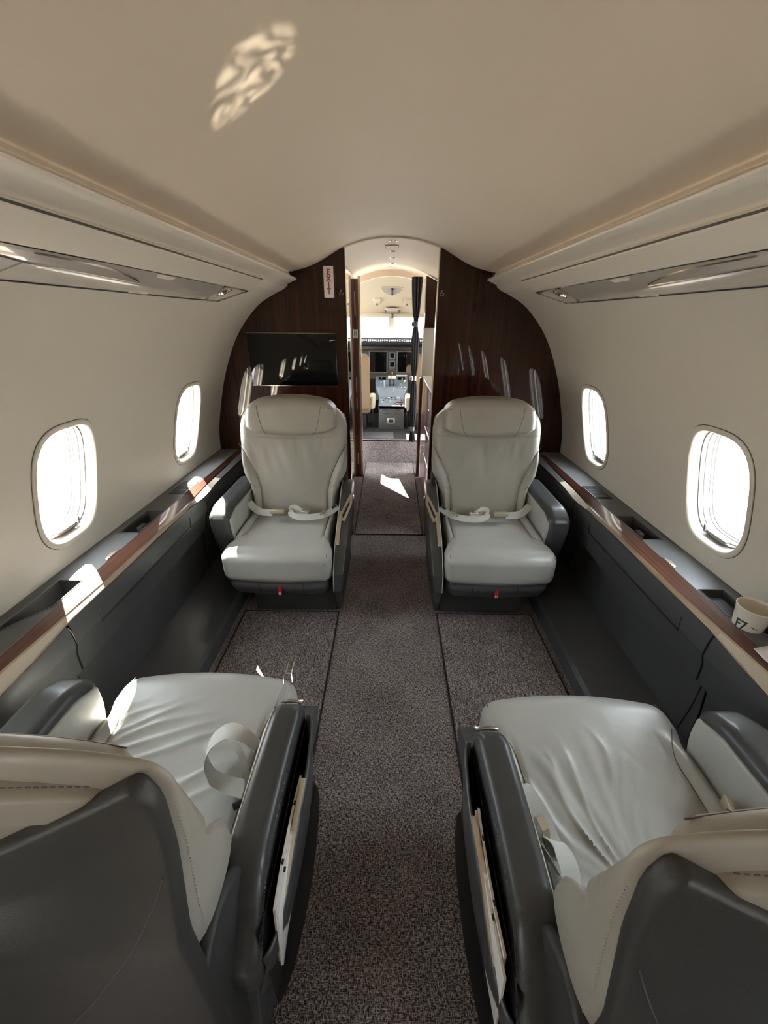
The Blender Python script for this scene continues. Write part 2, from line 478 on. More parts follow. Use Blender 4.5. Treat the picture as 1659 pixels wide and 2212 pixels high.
# arch moulding over the opening
ap = [(x, z) for x, z in [(-0.257, 1.7465), (-0.20, 1.765), (-0.13, 1.782), (-0.06, 1.790), (0, 1.792), (0.06, 1.790), (0.13, 1.782), (0.20, 1.765), (0.257, 1.7465)]]
m = MB(); asp = spline([(x, D - 0.004, z - 0.006) for x, z in ap], 6)
m.tube(asp, 0.0055, 8)
tag(m.build('trim_1', TRIM), kind='structure')

# ---------------------------------------------------------------- cove rails and overhead service units
def rail(side):
    t = thing('cove_rail', 'long cream cove rail under the %s ceiling edge, above the %s windows' % (('left',) * 2 if side < 0 else ('right',) * 2), 'rail', (side * 0.55, 0, 1.59), group='cove rails along the ceiling')
    pts = [(0.560, 1.598), (0.533, 1.6015), (0.524, 1.6005), (0.5195, 1.5965), (0.5205, 1.5915), (0.528, 1.5875), (0.5335, 1.5865), (0.538, 1.584), (0.570, 1.5705), (0.5745, 1.5665), (0.578, 1.5595), (0.590, 1.549), (0.606, 1.5405), (0.624, 1.5325), (0.640, 1.550), (0.600, 1.590)]
    m = MB().prism([(side * x - side * 0.55, z - 1.59) for x, z in pts], 1, AFT + 0.005, D - 0.004)
    m.build('rail_body', TRIM, t, sharp=22)
    # gap between rail and ceiling, its shade painted by a brown tube
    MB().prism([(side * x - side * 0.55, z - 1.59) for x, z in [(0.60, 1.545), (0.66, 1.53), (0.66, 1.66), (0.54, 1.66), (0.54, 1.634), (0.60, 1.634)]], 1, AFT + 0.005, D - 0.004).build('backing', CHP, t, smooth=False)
    m = MB().prism([(side * x - side * 0.55, z - 1.59) for x, z in [(0.548, 1.601), (0.60, 1.603), (0.60, 1.64), (0.556, 1.626), (0.5475, 1.6135)]], 1, AFT + 0.005, D - 0.03)
    m.build('lip_strip', CEIL, t, sharp=30)
    MB().tube([(side * (0.5462 - 0.55), yy, 1.6055 - 1.59) for yy in (AFT + .01, D - .03)], 0.0034, 6).build('painted_groove_shade', GRV, t)
    m = MB().prism([(side * x - side * 0.55, z - 1.59) for x, z in [(0.545, 1.600), (0.60, 1.60), (0.60, 1.64), (0.545, 1.628)]], 1, D - 0.03, D - 0.004)
    m.build('end_block', BLK, t, sharp=30)
    return t
rail(-1); rail(1)

def psu(side):
    sd = 'left' if side < 0 else 'right'
    Y1, Y0 = 2.03, -1.9
    t = thing('overhead_service_unit', 'long glossy cream overhead panel with reading lights above the %s windows' % sd, 'overhead panel', (side * 0.64, 0, 1.5), group='overhead service units')
    def L(x, y, z): return (side * (x - 0.64), y, z - 1.5)
    A, B, C, C2 = (0.566, 1.549), (0.622, 1.506), (0.724, 1.4615), (0.76, 1.470)
    Ai, Bi = (0.585, 1.575), (0.65, 1.55)
    # upper matte face, forward end tapered
    m = MB()
    seg = [(Ai, Y1), (A, Y1), (B, Y1 - 0.028)]
    f = [L(Ai[0], Y1 + 0.002, Ai[1]), L(A[0], Y1, A[1]), L(B[0], Y1 - 0.055, B[1]), L(Bi[0], Y1 - 0.02, Bi[1])]
    b = [L(Ai[0], Y0, Ai[1]), L(A[0], Y0, A[1]), L(B[0], Y0, B[1]), L(Bi[0], Y0, Bi[1])]
    m.add(f + b, [(0, 1, 2, 3), (7, 6, 5, 4), (0, 4, 5, 1), (1, 5, 6, 2), (2, 6, 7, 3), (3, 7, 4, 0)])
    m.build('fascia', TRIM, t, bevel=0.004, segs=3)
    MB().tube([L(0.5695, yy, 1.5535) for yy in (Y0, Y1 - .004)], 0.0030, 6).build('painted_gap_shade', CHP, t)  # dark tube paints the shade line between rail and fascia
    # glossy lower face
    m = MB()
    def low(u, y, o=0.0):     # u 0..1 across the lower face, o = offset outward (into the cabin)
        x = lerp(B[0], C[0], u); z = lerp(B[1], C[1], u) - 0.006 * math.sin(PI * u)
        n = Vector((-(B[1] - C[1]), 0, -(C[0] - B[0]))).normalized()
        return L(x + n.x * o, y, z + n.z * o)
    rows = []
    ysn = [Y0 + (1.70 - Y0) * i / 40 for i in range(41)]
    for y in ysn: rows.append([low(u / 8, y) for u in range(9)])
    m.grid(rows)
    # panel ahead of the light cut-out, tapering to a point
    m.build('lower_panel', PSUG, t, sharp=40)
    m = MB()
    poly = [(0, 1.70), (0, 1.973), (0.98, 1.865), (1.0, 1.70)]
    vs = [low(u, y, 0.0) for u, y in poly]; vb = [low(u, y, -0.02) for u, y in poly]
    m.add(vb, [(0, 1, 2, 3)])
    m.build('light_recess', STE, t)
    m = MB(); m.tube([low(u, y, 0.0) for u, y in [(0, 1.70), (0.0, 1.973), (0.99, 1.865), (1.0, 1.70)]] + [low(1.0, -1.9, 0.0)], 0.0025, 6)
    m.build('metal_edge', BLK, t)
    # clear lens and lamp bowl
    m = MB(); o = Vector(low(0.42, 1.82, -0.012))
    ring = [low(u, y, 0.0005) for u, y in [(0.06, 1.725), (0.03, 1.90), (0.10, 1.935), (0.90, 1.845), (0.94, 1.81), (0.92, 1.73)]]
    MB().tube(spline(ring, 4, True), 0.0022, 6, closed=True).build('lens_rim', GLD, t)
    m = MB().lathe([(0.001, 0.022), (0.010, 0.021), (0.020, 0.014), (0.027, 0.0), (0.031, -0.001), (0.031, 0.004)], (0, 0, 0), 24)
    n = Vector((-(B[1] - C[1]) * side, 0, -(C[0] - B[0]))).normalized()
    rot = Vector((0, 0, -1)).rotation_difference(n).to_matrix()
    for i, v in enumerate(m.v): m.v[i] = tuple(o + rot @ Vector(v))
    m.build('reading_light', CHR, t)
    # drop-down mask door outlines, swooping trim and small labels
    m = MB()
    m.tube([low(0.02, 0.55, 0.001), low(0.30, 0.82, 0.001), low(0.42, 1.20, 0.001)], 0.0018, 5)
    m.tube([low(0.30, 0.82, 0.001), low(0.78, 0.80, 0.001), low(1.0, 0.55, 0.001)], 0.0018, 5)
    m.tube(spline([low(0.06, 0.82, 0.001), low(0.10, 1.02, 0.001), low(0.30, 1.16, 0.001), low(0.42, 1.20, 0.001)], 5), 0.0025, 5)
    m.build('door_outline', CHR, t)
    for (u, y) in ((0.08, 1.28), (0.95, 1.28)):
        m = MB(); P = [(-.05, -.02), (.05, -.02), (.04, .02), (-.04, .02)]
        uu = [(u + b_ * 2.4, y + a_) for a_, b_ in P]
        m.add([low(q[0], q[1], 0.0015) for q in uu] + [low(q[0], q[1], -0.004) for q in uu], [(0, 1, 2, 3), (4, 5, 6, 7), (0, 1, 5, 4), (1, 2, 6, 5), (2, 3, 7, 6), (3, 0, 4, 7)])
        m.build('release_tab', TRIM, t)
    # round air outlet further aft
    c = [low(0.35 + 0.35 * math.sin(a_ * PI / 10), 0.52 + 0.05 * math.cos(a_ * PI / 10), 0.001) for a_ in range(20)]
    MB().tube(c, 0.003, 6, closed=True).build('air_outlet_ring', CHR, t)
    c = [low(0.35 + 0.27 * math.sin(a_ * PI / 10), 0.52 + 0.038 * math.cos(a_ * PI / 10), 0.0015) for a_ in range(20)]
    m = MB(); m.add(c, [tuple(range(20))]); m.build('air_outlet', CHR, t)
    return t
psu(-1); psu(1)

# ---------------------------------------------------------------- sidewall ledges / consoles
def console(side):
    sd = 'left' if side < 0 else 'right'
    t = thing('side_console', 'dark grey side console with veneer strip and ledge below the %s windows' % sd, 'console', (side * 0.95, 0, 0), group='side consoles under the windows')
    OX = 0.95
    def L(x, y, z): return (side * (x - OX), y, z)
    LZ = 0.630
    Y0 = -2.25
    def xi(y): return interp([(0.2, 1.0), (0.75, 0.975), (1.1, 0.985), (1.5, 0.990), (2.5, 0.985)], y)  # inner edge of the ledge
    # top with two open pockets; quads between holes
    m = MB(); TH = 0.0
    def quad(pts): m.add([L(x, y, LZ) for x, y in pts], [tuple(range(len(pts)))])
    W = 1.106
    quad([(xi(2.5), D - .003), (W, D - .003), (W, 1.58), (1.068, 1.58), (.99, 1.58), (xi(1.58), 1.58)])
    quad([(1.068, 1.58), (W, 1.58), (W, 1.375), (1.068, 1.375)])
    quad([(xi(1.5) , 1.58), (.99, 1.58), (.978 + .012, 1.375), (xi(1.375), 1.375)])
    quad([(xi(1.375), 1.375), (.99, 1.375), (1.068, 1.375), (W, 1.375), (W, 1.055), (1.066, 1.055), (.988, 1.055), (xi(1.055), 1.055)])
    quad([(1.066, 1.055), (W, 1.055), (W, .80), (1.066, .80)])
    quad([(xi(1.055), 1.055), (.988, 1.055), (.986, .925), (xi(.925), .925)])
    quad([(xi(.925), .925), (.986, .925), (1.066, .80), (W, .80), (W, Y0), (xi(0.2), Y0), (xi(.2), .2), (xi(.75), .75)])
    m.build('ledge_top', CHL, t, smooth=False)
    def pocket(poly, depth, nm):
        m = MB(); n = len(poly)
        top = [L(x, y, LZ) for x, y in poly]
        cx_ = sum(p[0] for p in poly) / n; cy_ = sum(p[1] for p in poly) / n
        bot = [L(lerp(cx_, x, 0.9), lerp(cy_, y, 0.93), LZ - depth) for x, y in poly]
        m.add(top + bot, [tuple(range(n, 2 * n))] + [(i, (i + 1) % n, n + (i + 1) % n, n + i) for i in range(n)])
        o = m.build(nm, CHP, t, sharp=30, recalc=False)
        MB().tube([L(x, y, LZ + 0.0012) for x, y in poly], 0.0022, 6, closed=True).build('pocket_rim', CHL, t)
        return o
    pk = pocket([(.990, 1.375), (1.068, 1.375), (1.068, 1.58), (.990, 1.58)], 0.05, 'pocket')
    MB().pad((side * (1.035 - OX), 1.47, LZ - 0.032), (0.012, 0.022, 0.018), 0.006, (3, 3, 3), 2).pad((side * (1.005 - OX), 1.42, LZ - 0.036), (0.010, 0.01, 0.012), 0.004, (3, 3, 3), 2).build('cup_spring', CHP, t)
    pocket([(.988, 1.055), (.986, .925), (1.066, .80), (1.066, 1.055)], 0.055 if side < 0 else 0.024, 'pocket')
    # air vent, set flush into the ledge
    m = MB()
    for i in range(9):
        y = 1.785 + i * 0.0155
        m.box(*sorted((side * (1.0 - OX), side * (1.058 - OX))), y, y + 0.006, LZ + 0.0003, LZ + 0.0035)
    m.build('air_vent', CHP, t)
    MB().tube([L(x, y, LZ + 0.0012) for x, y in [(.99, 1.77), (1.066, 1.77), (1.066, 1.925), (.99, 1.925)]], 0.0016, 5, closed=True).build('vent_frame', BLK, t)
    m = MB().prism([(side * (x - OX), y) for x, y in [(.988, 1.175), (1.001, 1.188), (1.006, 1.222), (.988, 1.248)]], 2, LZ, LZ + 0.003)
    m.build('table_latch', GLD, t, bevel=0.001)
    MB().tube([L(1.0, 2.30, LZ + .0005), L(1.105, 2.30, LZ + .0005)], 0.0008, 4).build('ledge_joint', CHR, t)
    # metal bead, veneer strip, lower metal trim, cream inlay
    def strip(fa, fb, y0, y1, n, nm, mat, th=0.0):
        rows = []
        for i in range(n + 1):
            y = lerp(y0, y1, i / n); a = fa(y); b = fb(y)
            rows.append([L(lerp(a[0], b[0], j / 3), y, lerp(a[1], b[1], j / 3)) for j in range(4)])
        return MB().grid(rows).build(nm, mat, t, sharp=30)
    w0 = lambda y: (xi(y), LZ)
    w1 = lambda y: (xi(y) - 0.004, LZ + 0.0015)
    def w2(y): return (interp([(0.2, .975), (0.5, .958), (.85, .945), (1.1, .936), (1.7, .943), (1.95, .960), (2.5, .970)], y), .614)
    def w3(y): return (w2(y)[0] - 0.004, w2(y)[1] - 0.004)
    w4 = lambda y: (0.926, interp([(0.5, .578), (0.7, .584), (0.80, .590), (0.9, .603), (1.7, .603), (1.76, .592), (1.86, .590), (1.98, .603), (2.5, .606)], y))
    strip(w0, w1, Y0, D - .003, 60, 'bead', CHR)
    strip(w1, w2, Y0, D - .003, 120, 'veneer_strip', WH)
    strip(w2, w3, Y0, D - .003, 60, 'metal_trim', CHR)
    strip(w3, w4, 0.88, 1.72, 12, 'trim_lower', GLD)
    strip(w3, w4, Y0, 0.88, 30, 'inlay', STE)
    strip(w3, w4, 1.72, 2.05, 12, 'inlay', STE)
    strip(w3, w4, 2.05, D - .003, 12, 'trim_lower', CHP)
    MB().tube([L(w4(y)[0] - 0.001, y, w4(y)[1]) for y in [Y0 + (D - Y0 - .01) * i / 80 for i in range(81)]], 0.0022, 5).build('lower_bead', CHR, t)
    # upper panel (leans out), recessed lower panel
    segs = [(Y0, 0.885), (0.892, 1.83), (1.837, D - .004)]
    for k, (a, b) in enumerate(segs):
        # panel ends lean a little, so the joints bend like the photo
        def row(y, lean):
            zt = w4(y)[1]
            P = [(0.926, zt), (0.922, zt - 0.02), (0.926, 0.52), (0.945, 0.475), (0.958, 0.40), (0.990, 0.385)]
            return [L(x, y + lean * (0.55 - z) * 0.12, z) for x, z in P]
        n = 20
        m = MB().grid([row(lerp(a, b, i / n), 1 if k == 1 else (1 if k == 0 else 0)) for i in range(n + 1)])
        m.build('upper_panel', CHP, t, sharp=18)
        m = MB().grid([[L(x, lerp(a, b, i / 4), z) for x, z in [(0.985, 0.39), (1.002, 0.25), (1.005, 0.13)]] for i in range(5)])
        m.build('lower_panel', CHP, t, sharp=30)
    MB().box(*sorted((side * (1.115 - OX), side * (1.13 - OX))), Y0, D - .004, 0.002, 0.66).build('liner', CHP, t, smooth=False)
    # joints
    for y in (0.888, 1.833):
        MB().tube([L(x, y + (0.55 - z) * 0.12, z) for x, z in [(0.925, .59), (0.921, .57), (0.925, .52), (0.944, .475), (0.957, .402), (.985, .385), (1.001, .25), (1.004, .13)]], 0.0022, 5).build('panel_joint', BLK, t)
    # stowed table cover outline
    MB().tube([L(0.9225, 1.005, .562), L(0.9245, 1.00, .512), L(0.9245, 1.64, .514), L(0.9225, 1.645, .564)], 0.0013, 5).build('table_cover_gap', BLK, t)
    # kick box
    m = MB().prism([(side * (x - OX), z) for x, z in [(1.01, 0.0), (0.782, 0.0), (0.786, 0.062), (0.80, 0.078), (0.945, 0.128), (1.01, 0.135)]], 1, Y0, D - .004)
    m.build('kick_box', CHP, t, sharp=25)
    return t
console(-1); console(1)

# raised carpet mats
def mat_(name, label, poly, z0, z1, edge=True):
    t = thing(name, label, 'carpet mat', (poly[0][0], poly[0][1], 0), group='bound carpet mats on the cabin floor')
    ox, oy = poly[0]
    MB().prism([(x - ox, y - oy) for x, y in poly], 2, z0, z1).build('pile', CPT, t, smooth=False)
    if edge: MB().tube([(x - ox, y - oy, z1 - 0.002) for x, y in poly], 0.0045, 6, closed=True).build('bound_edge', CPB, t)
    return t
mat_('carpet_mat', 'brown tweed carpet mat with bound edge in front of the left forward seat', [(-0.258, 0.735), (-0.258, 1.672), (-0.75, 1.672), (-0.75, 0.735)], 0.0005, 0.005)
mat_('carpet_mat', 'brown tweed carpet mat with bound edge in front of the right forward seat', [(0.258, 1.672), (0.258, 0.70), (0.75, 0.70), (0.75, 1.672)], 0.0005, 0.005)
mat_('carpet_mat', 'entry carpet runner lying between the two veneered bulkhead panels', [(-0.243, 2.515), (0.243, 2.515), (0.25, 4.11), (-0.25, 4.11)], 0.0005, 0.011)
# ================================================================== ON THE BULKHEAD
t = thing('wall_monitor', 'black glossy wall monitor on the left veneered bulkhead', 'television', (-0.575, D - 0.006, 1.178))
MB().pad((0, 0.0, 0), (0.258, 0.009, 0.145), 0.003, (2, 1, 2), 2).build('screen', BLKG, t, sharp=30)
for q in (.1455, -.1455): MB().tube([(-.258, -.0085, q), (.258, -.0085, q)], 0.0013, 6).build('bezel_edge', CHR, t)
t = thing('exit_sign', 'white EXIT placard with red vertical lettering on the left bulkhead', 'sign', (-0.3445, D - 0.001, 1.580))
MB().pad((0, 0, 0), (0.0275, 0.0025, 0.076), 0.002, (1, 1, 2), 2).build('plate', WHT, t)
R = Matrix.Rotation(PI / 2, 4, 'X')
for i, ch in enumerate('EXIT'):
    textmesh(ch, 0.040, 'letter', REDP, t, Matrix.Translation((0, -0.0032, 0.046 - i * 0.0305)) @ R, 0.0006, sx=0.95, bold=0.0012)

# ================================================================== VESTIBULE
VZ = lambda x: interp([(0, 1.791), (.13, 1.780), (.255, 1.7445), (.38, 1.68), (.55, 1.60), (.9, 1.35)], abs(x))
rows = [[(x / 20, y, VZ(x / 20) + (0.004 if y > 4 else 0)) for x in range(-18, 19)] for y in (D + .002, 3.0, 3.5, 4.14)]
tag(MB().grid(rows).build('ceiling_vestibule', CEIL), kind='structure')
for k, y in enumerate((2.66, 3.02, 3.32, 3.62)):
    t = thing('downlight', ('small round downlight in the vestibule ceiling, nearest the cabin', 'small round downlight just ahead of the square ceiling hatch', 'third small downlight along the vestibule ceiling', 'small downlight nearest the cockpit in the vestibule ceiling')[k], 'ceiling light', (0.008, y, VZ(0) - 0.001), group='vestibule ceiling downlights')
    MB().lathe([(0.012, 0.0), (0.020, -0.003), (0.024, -0.001), (0.024, 0.002)], n=24).build('rim', CHR, t)
    MB().lathe([(0.0001, 0.001), (0.012, 0.0)], n=24).build('lens', WHT, t)
t = thing('ceiling_hatch', 'small square access hatch in the vestibule ceiling between two downlights', 'hatch', (0, 2.82, VZ(0) - 0.004))
MB().box(-.038, .038, -.045, .045, -.001, .003).build('cover', CEIL, t, smooth=False)
MB().tube([(-.040, -.047, 0), (.040, -.047, 0), (.040, .047, 0), (-.040, .047, 0)], 0.0012, 4, closed=True).build('gap', SEAM, t)
t = thing('ceiling_placard', 'pale rectangular placard at the cockpit end of the vestibule ceiling', 'placard', (0.004, 3.95, VZ(0) - 0.002))
MB().box(-.05, .05, -.05, .05, -.001, .002).build('plate', WALL, t, smooth=False)

# left closet wall: polished panel, stile at its far end
w = thing('wall_closet', None, None, (-0.305, 3.1, 0), kind='structure')
MB().box(-0.30, 0, -0.54, 0.60, 0, 1.735).build('closet_body', BLKG, w, bevel=0.002)
MB().box(0.0, 0.004, -0.53, 0.585, 0.03, 1.70).build('polished_panel', MIR, w, smooth=False)
w = thing('door_1', None, None, (-0.285, 3.715, 0), kind='structure')
MB().box(-0.022, 0.012, -0.012, 0.014, 0.0, 1.69).build('stile', WR, w, bevel=0.0015)
MB().box(0.012, 0.030, -0.012, 0.014, 0.0, 1.71).build('edge_strip', GLD, w, bevel=0.002)
m = MB()
for z0, z1 in ((1.42, 1.60), (0.80, 0.93), (0.66, 0.76), (0.13, 0.24)):
    m.box(-0.025, -0.012, -0.014, -0.011, z0, z1)
m.build('strike_plate', STE, w, smooth=False)
m = MB().pad((-0.008, -0.0135, 1.285), (0.011, 0.0012, 0.034), 0.001, (1, 1, 2), 1); m.build('pictogram_label', WHT, w)
MB().tube([(-0.006, -0.0152, 1.306), (-0.009, -0.0152, 1.292), (-0.004, -0.0152, 1.28), (-0.010, -0.0152, 1.266)], 0.0016, 5).tube([(-.012, -.0152, 1.288), (-.003, -.0152, 1.294)], 0.0014, 5).build('pictogram', INK, w)
# vestibule side walls
tag(MB().box(-0.95, -0.90, 3.70, 4.14, 0, 1.7).build('wall_entry', WALL, smooth=False), kind='structure')

# galley on the right
t = thing('galley_cabinet', 'glossy veneered galley cabinet on the right of the vestibule', 'cabinet', (0.62, 3.1, 0))
MB().box(-0.325, 0.30, -0.535, 0.60, 0, 0.925).build('cabinet_body', WR, t, bevel=0.003)
MB().box(-0.332, 0.30, -0.535, 0.60, 0.925, 0.950).build('worktop', STE, t, bevel=0.004)
MB().tube([(-0.334, -0.53, 0.937), (-0.334, 0.60, 0.937)], 0.006, 8).build('worktop_edge', CHR, t)
for zz in (0.62, 0.40):
    MB().tube([(-0.337, -0.30, zz), (-0.337, 0.10, zz)], 0.006, 8).build('drawer_handle', CHR, t)
MB().box(0.28, 0.30, -0.535, 0.60, 0.95, 1.25).build('splashback', STE, t, smooth=False)
t = thing('galley_partition', 'cream galley end partition with dark veneer upper box by the curtain', 'partition', (0.45, 3.80, 0))
MB().box(-0.175, 0.40, -0.06, 0.0, 0.93, 1.335).build('cream_panel', STE, t, bevel=0.003)
MB().prism([(-0.170, 1.335), (0.40, 1.335), (0.40, 1.35), (0.07, 1.59), (-0.055, 1.665), (-0.170, 1.715)], 1, -0.09, 0.0).build('veneer_box', WV, t, bevel=0.002)
MB().box(-0.190, -0.160, -0.09, 0.0, 0.0, 0.93).build('post', WR, t, bevel=0.003)

# curtain gathered at the cockpit doorway
t = thing('curtain', 'dark grey curtain gathered in clips beside the cockpit doorway', 'curtain', (0.225, 4.02, 0.27))
m = MB(); rows = []
for i in range(61):
    z = 1.46 * i / 60; row = []
    squeeze = 1.0 - 0.45 * max(math.exp(-((z - c) / 0.07) ** 2) for c in (0.13, 0.62, 1.09)) if True else 1
    top = 1 + 0.5 * sm(1.15, 1.45, z)
    for j in range(97):
        a = 2 * PI * j / 96
        r = 0.0235 * squeeze * top * (1 + 0.30 * math.sin(9 * a + 1.5 * z) * (1.2 - squeeze * 0.4) + 0.12 * math.sin(4 * a + 3 * z))
        row.append((r * 1.15 * math.cos(a), r * math.sin(a), z))
    rows.append(row)
m.grid(rows).build('cloth', FAB, t)
for z in (0.13, 0.62, 1.09):
    m = MB().lathe([(0.020, -0.022), (0.024, -0.02), (0.024, 0.02), (0.020, 0.022)], (0, 0, z), 24)
    m.pad((-0.028, -0.01, z), (0.010, 0.006, 0.018), 0.004, (2, 1, 2), 2)
    m.build('clip', CHP if z != 0.62 else CHR, t)

# ================================================================== COCKPIT
CZ = 0.25
s = MB().box(-0.65, 0.65, 4.12, 4.14, 0, CZ); s.box(-0.65, 0.65, 4.12, 4.155, CZ - 0.01, CZ + 0.004)
tag(s.build('trim_2', CPT, smooth=False), kind='structure')
tag(MB().box(-0.95, 0.95, 4.14, 5.8, CZ - 0.05, CZ).build('floor_cockpit', CPB, smooth=False), kind='structure')
t = thing('floor_mat', 'dark navy floor mat on the raised cockpit floor', 'carpet mat', (-0.16, 4.3, CZ))
MB().pad((0, 0.0, 0.004), (0.20, 0.14, 0.004), 0.003, (2, 2, 1), 2).build('pile', CHP, t)
# cockpit shell: header, sloping headliner, side walls with a window, windscreen frames
m = MB(); rows = []
for y in (4.14, 4.2, 4.4, 4.6, 4.8, 5.0, 5.05):
    zc = 1.775 - 0.382 * max(0, y - 4.2)
    rows.append([(x / 20, y, zc - 0.30 * (x / 20) ** 2 * (1 if y < 4.9 else 0.7)) for x in (-14.8, -13, -11, -9, -7, -5, -3, -1, 1, 3, 5, 7, 9, 11, 13, 14.8)])
tag(m.grid(rows).build('ceiling_cockpit', CKC), kind='structure')
hp = [(x / 20, VZ(x / 20) + .01) for x in range(-13, 14)]
m = MB().prism(hp + [(x / 20, VZ(x / 20) - 0.045) for x in range(13, -14, -1)], 1, 4.12, 4.16)
tag(m.build('trim_3', CEIL, smooth=False), kind='structure')
def side_wall(side):
    w = thing('wall_cockpit_%s' % ('left' if side < 0 else 'right'), None, None, (side * 0.72, 4.9, 0), kind='structure')
    m = MB()
    ya, yb, za, zb = (-.60, .25, 1.10, 1.62) if side < 0 else (-.05, .35, 1.15, 1.45)
    for (a, b, c, d) in ((-0.76, 0.9, CZ - .05, za), (-0.76, 0.9, zb, 1.78), (-0.76, ya, za, zb), (yb, 0.9, za, zb)):
        m.box(*sorted((0, side * 0.04)), a, b, c, d)
    m.build('lining', CKC, w, smooth=False)
    MB().box(*sorted((side * .02, side * 0.024)), ya, yb, za, zb).build('pane', GLASS, w, smooth=False)
side_wall(-1); side_wall(1)
w = thing('window_cockpit', None, None, (0, 5.4, 1.3), kind='structure')
m = MB()
def wz(y): return 1.436 - 0.327 * (y - 5.0) - 1.3
for x0, x1 in ((-0.032, 0.032),):
    m.add([(x0, -.40, wz(5.0) + .01), (x1, -.40, wz(5.0) + .01), (x1 * .8, .4, wz(5.8)), (x0 * .8, .4, wz(5.8)), (x0, -.40, wz(5.0) - .03), (x1, -.40, wz(5.0) - .03), (x1 * .8, .4, wz(5.8) - .03), (x0 * .8, .4, wz(5.8) - .03)],
          [(0, 1, 2, 3), (7, 6, 5, 4), (0, 4, 5, 1), (1, 5, 6, 2), (2, 6, 7, 3), (3, 7, 4, 0)])
m.build('centre_post', CKC, w, smooth=False)
m = MB().box(-0.74, 0.74, -.41, -.35, wz(5.0) - .02, wz(5.0) + .03); m.build('header', CKC, w, bevel=0.006)
m = MB().add([(-.95, -.38, wz(5.02)), (.95, -.38, wz(5.02)), (.95, .4, wz(5.8)), (-.95, .4, wz(5.8))], [(0, 1, 2, 3)])
m = MB(); m.add([(-.95, -.38, wz(5.02)), (.95, -.38, wz(5.02)), (.95, .4, wz(5.8)), (-.95, .4, wz(5.8))], [(0, 1, 2, 3)]); m.build('pane', GLASS, w, smooth=False)
tag(MB().box(-0.76, 0.76, 5.46, 5.50, CZ - .05, 1.17).build('wall_cockpit_front', BLK, smooth=False), kind='structure')
# instrument panel
IP = 5.34
t = thing('instrument_panel', 'grey cockpit instrument panel with black displays under the windscreen', 'instrument panel', (0, IP, 0.8))
MB().box(-0.71, 0.71, 0.0, 0.10, -0.09, 0.40).build('panel_face', CKG, t, smooth=False)
MB().pad((0, -0.04, 0.365), (0.71, 0.14, 0.035), 0.012, (4, 2, 2), 3).build('glareshield', FAB, t)
MB().box(-0.70, 0.70, -0.085, 0.0, 0.26, 0.305).build('shade_lip', BLK, t, bevel=0.01)
def disp(x, z, hw, hh):
    MB().pad((x, -0.006, z), (hw + .014, 0.008, hh + .016), 0.004, (1, 1, 1), 2).build('display_bezel', CKB, t)
    MB().box(x - hw, x + hw, -0.0165, -0.010, z - hh, z + hh).build('display', BLKG, t, smooth=False)
for x in (-.47, -.155, .19, .50): disp(x, 0.115, 0.103, 0.118)
for z in (0.19, 0.085): disp(0.018, z, 0.024, 0.026)
rnd = random.Random(3)
x = -0.42
while x < 0.45:
    k = rnd.choice((0, 0, 1, 2))
    m = MB()
    if k == 0: m.lathe([(0.0001, 0.012), (0.008, 0.012), (0.010, 0.0)], n=12); m.v = [(a + x, -b_ * 0 - c_ - 0.18, b_ + 0.372) for a, b_, c_ in m.v]; wdt = 0.026
    elif k == 1:
        for q in range(2): m.box(x - 0.009, x + 0.009, -0.188, -0.178, 0.362 + q * 0.014, 0.369 + q * 0.014)
        wdt = 0.028
    else: m.box(x - 0.006, x + 0.006, -0.188, -0.178, 0.360, 0.382); wdt = 0.022
    m.build('control_knob' if k == 0 else 'push_button', CKW, t)
    x += wdt
for q in range(3): MB().box(-0.012 + q * 0.02, 0.002 + q * 0.02, -0.008, 0.0, 0.03, 0.045).build('push_button', CKB, t, smooth=False)
MB().pad((0.022, -0.015, -0.02), (0.006, 0.012, 0.014), 0.005, (1, 1, 1), 2).build('gear_lever', CKW, t)
MB().box(0.07, 0.21, -0.012, 0, -0.055, -0.038).build('legend_strip', CKW, t, smooth=False)
# centre pedestal
t = thing('centre_pedestal', 'grey centre pedestal with switches between the two pilot seats', 'console', (0.015, 4.6, CZ))
MB().box(-0.145, 0.145, 0, 0.70, 0, 0.262).build('pedestal_body', CKG, t, bevel=0.003)
def deck(y): return interp([(0, 0.262), (0.30, 0.315), (0.42, 0.40), (0.70, 0.50)], y)
m = MB(); ysd = [0, .15, .30, .42, .56, .70]
rows = [[(x * interp([(0, .147), (.30, .147), (.42, .19), (.56, .20), (.7, .20)], y), y, deck(y)) for x in (-1, 1)] for y in ysd]
rb = [[(a[0], a[1], a[2] - 0.03 if a[1] < .35 else a[2] - 0.15) for a in r] for r in rows]
m.grid(rows)
for r1, r2 in zip(zip(rows, rb), zip(rows[1:], rb[1:])):
    for k in (0, 1): m.add([r1[0][k], r2[0][k], r2[1][k], r1[1][k]], [(0, 1, 2, 3)])
m.add([rows[0][0], rows[0][1], rb[0][1], rb[0][0]], [(0, 1, 2, 3)])
m.build('control_deck', CKB, t, smooth=False)
for i in range(64):
    y = rnd.uniform(0.03, 0.66); hw = 0.125 if y < .3 else 0.165
    x = rnd.uniform(-hw, hw)
    if 0.4 < y < 0.62 and abs(x) < 0.07: continue
    m = MB(); q = rnd.choice((0.005, 0.007, 0.010)); m.box(x - q, x + q, y - q * .8, y + q * .8, deck(y) - 0.002, deck(y) + rnd.choice((.004, .008, .016)))
    m.build('switch', rnd.choice((CKW, CKW, CHP, BLK, CKC)), t, smooth=False)
for x in (-0.115, 0.115): MB().add([(x - .045, .585, deck(.585) + .002), (x + .045, .585, deck(.585) + .002), (x + .045, .68, deck(.68) + .002), (x - .045, .68, deck(.68) + .002)], [(0, 1, 2, 3)]) if False else None
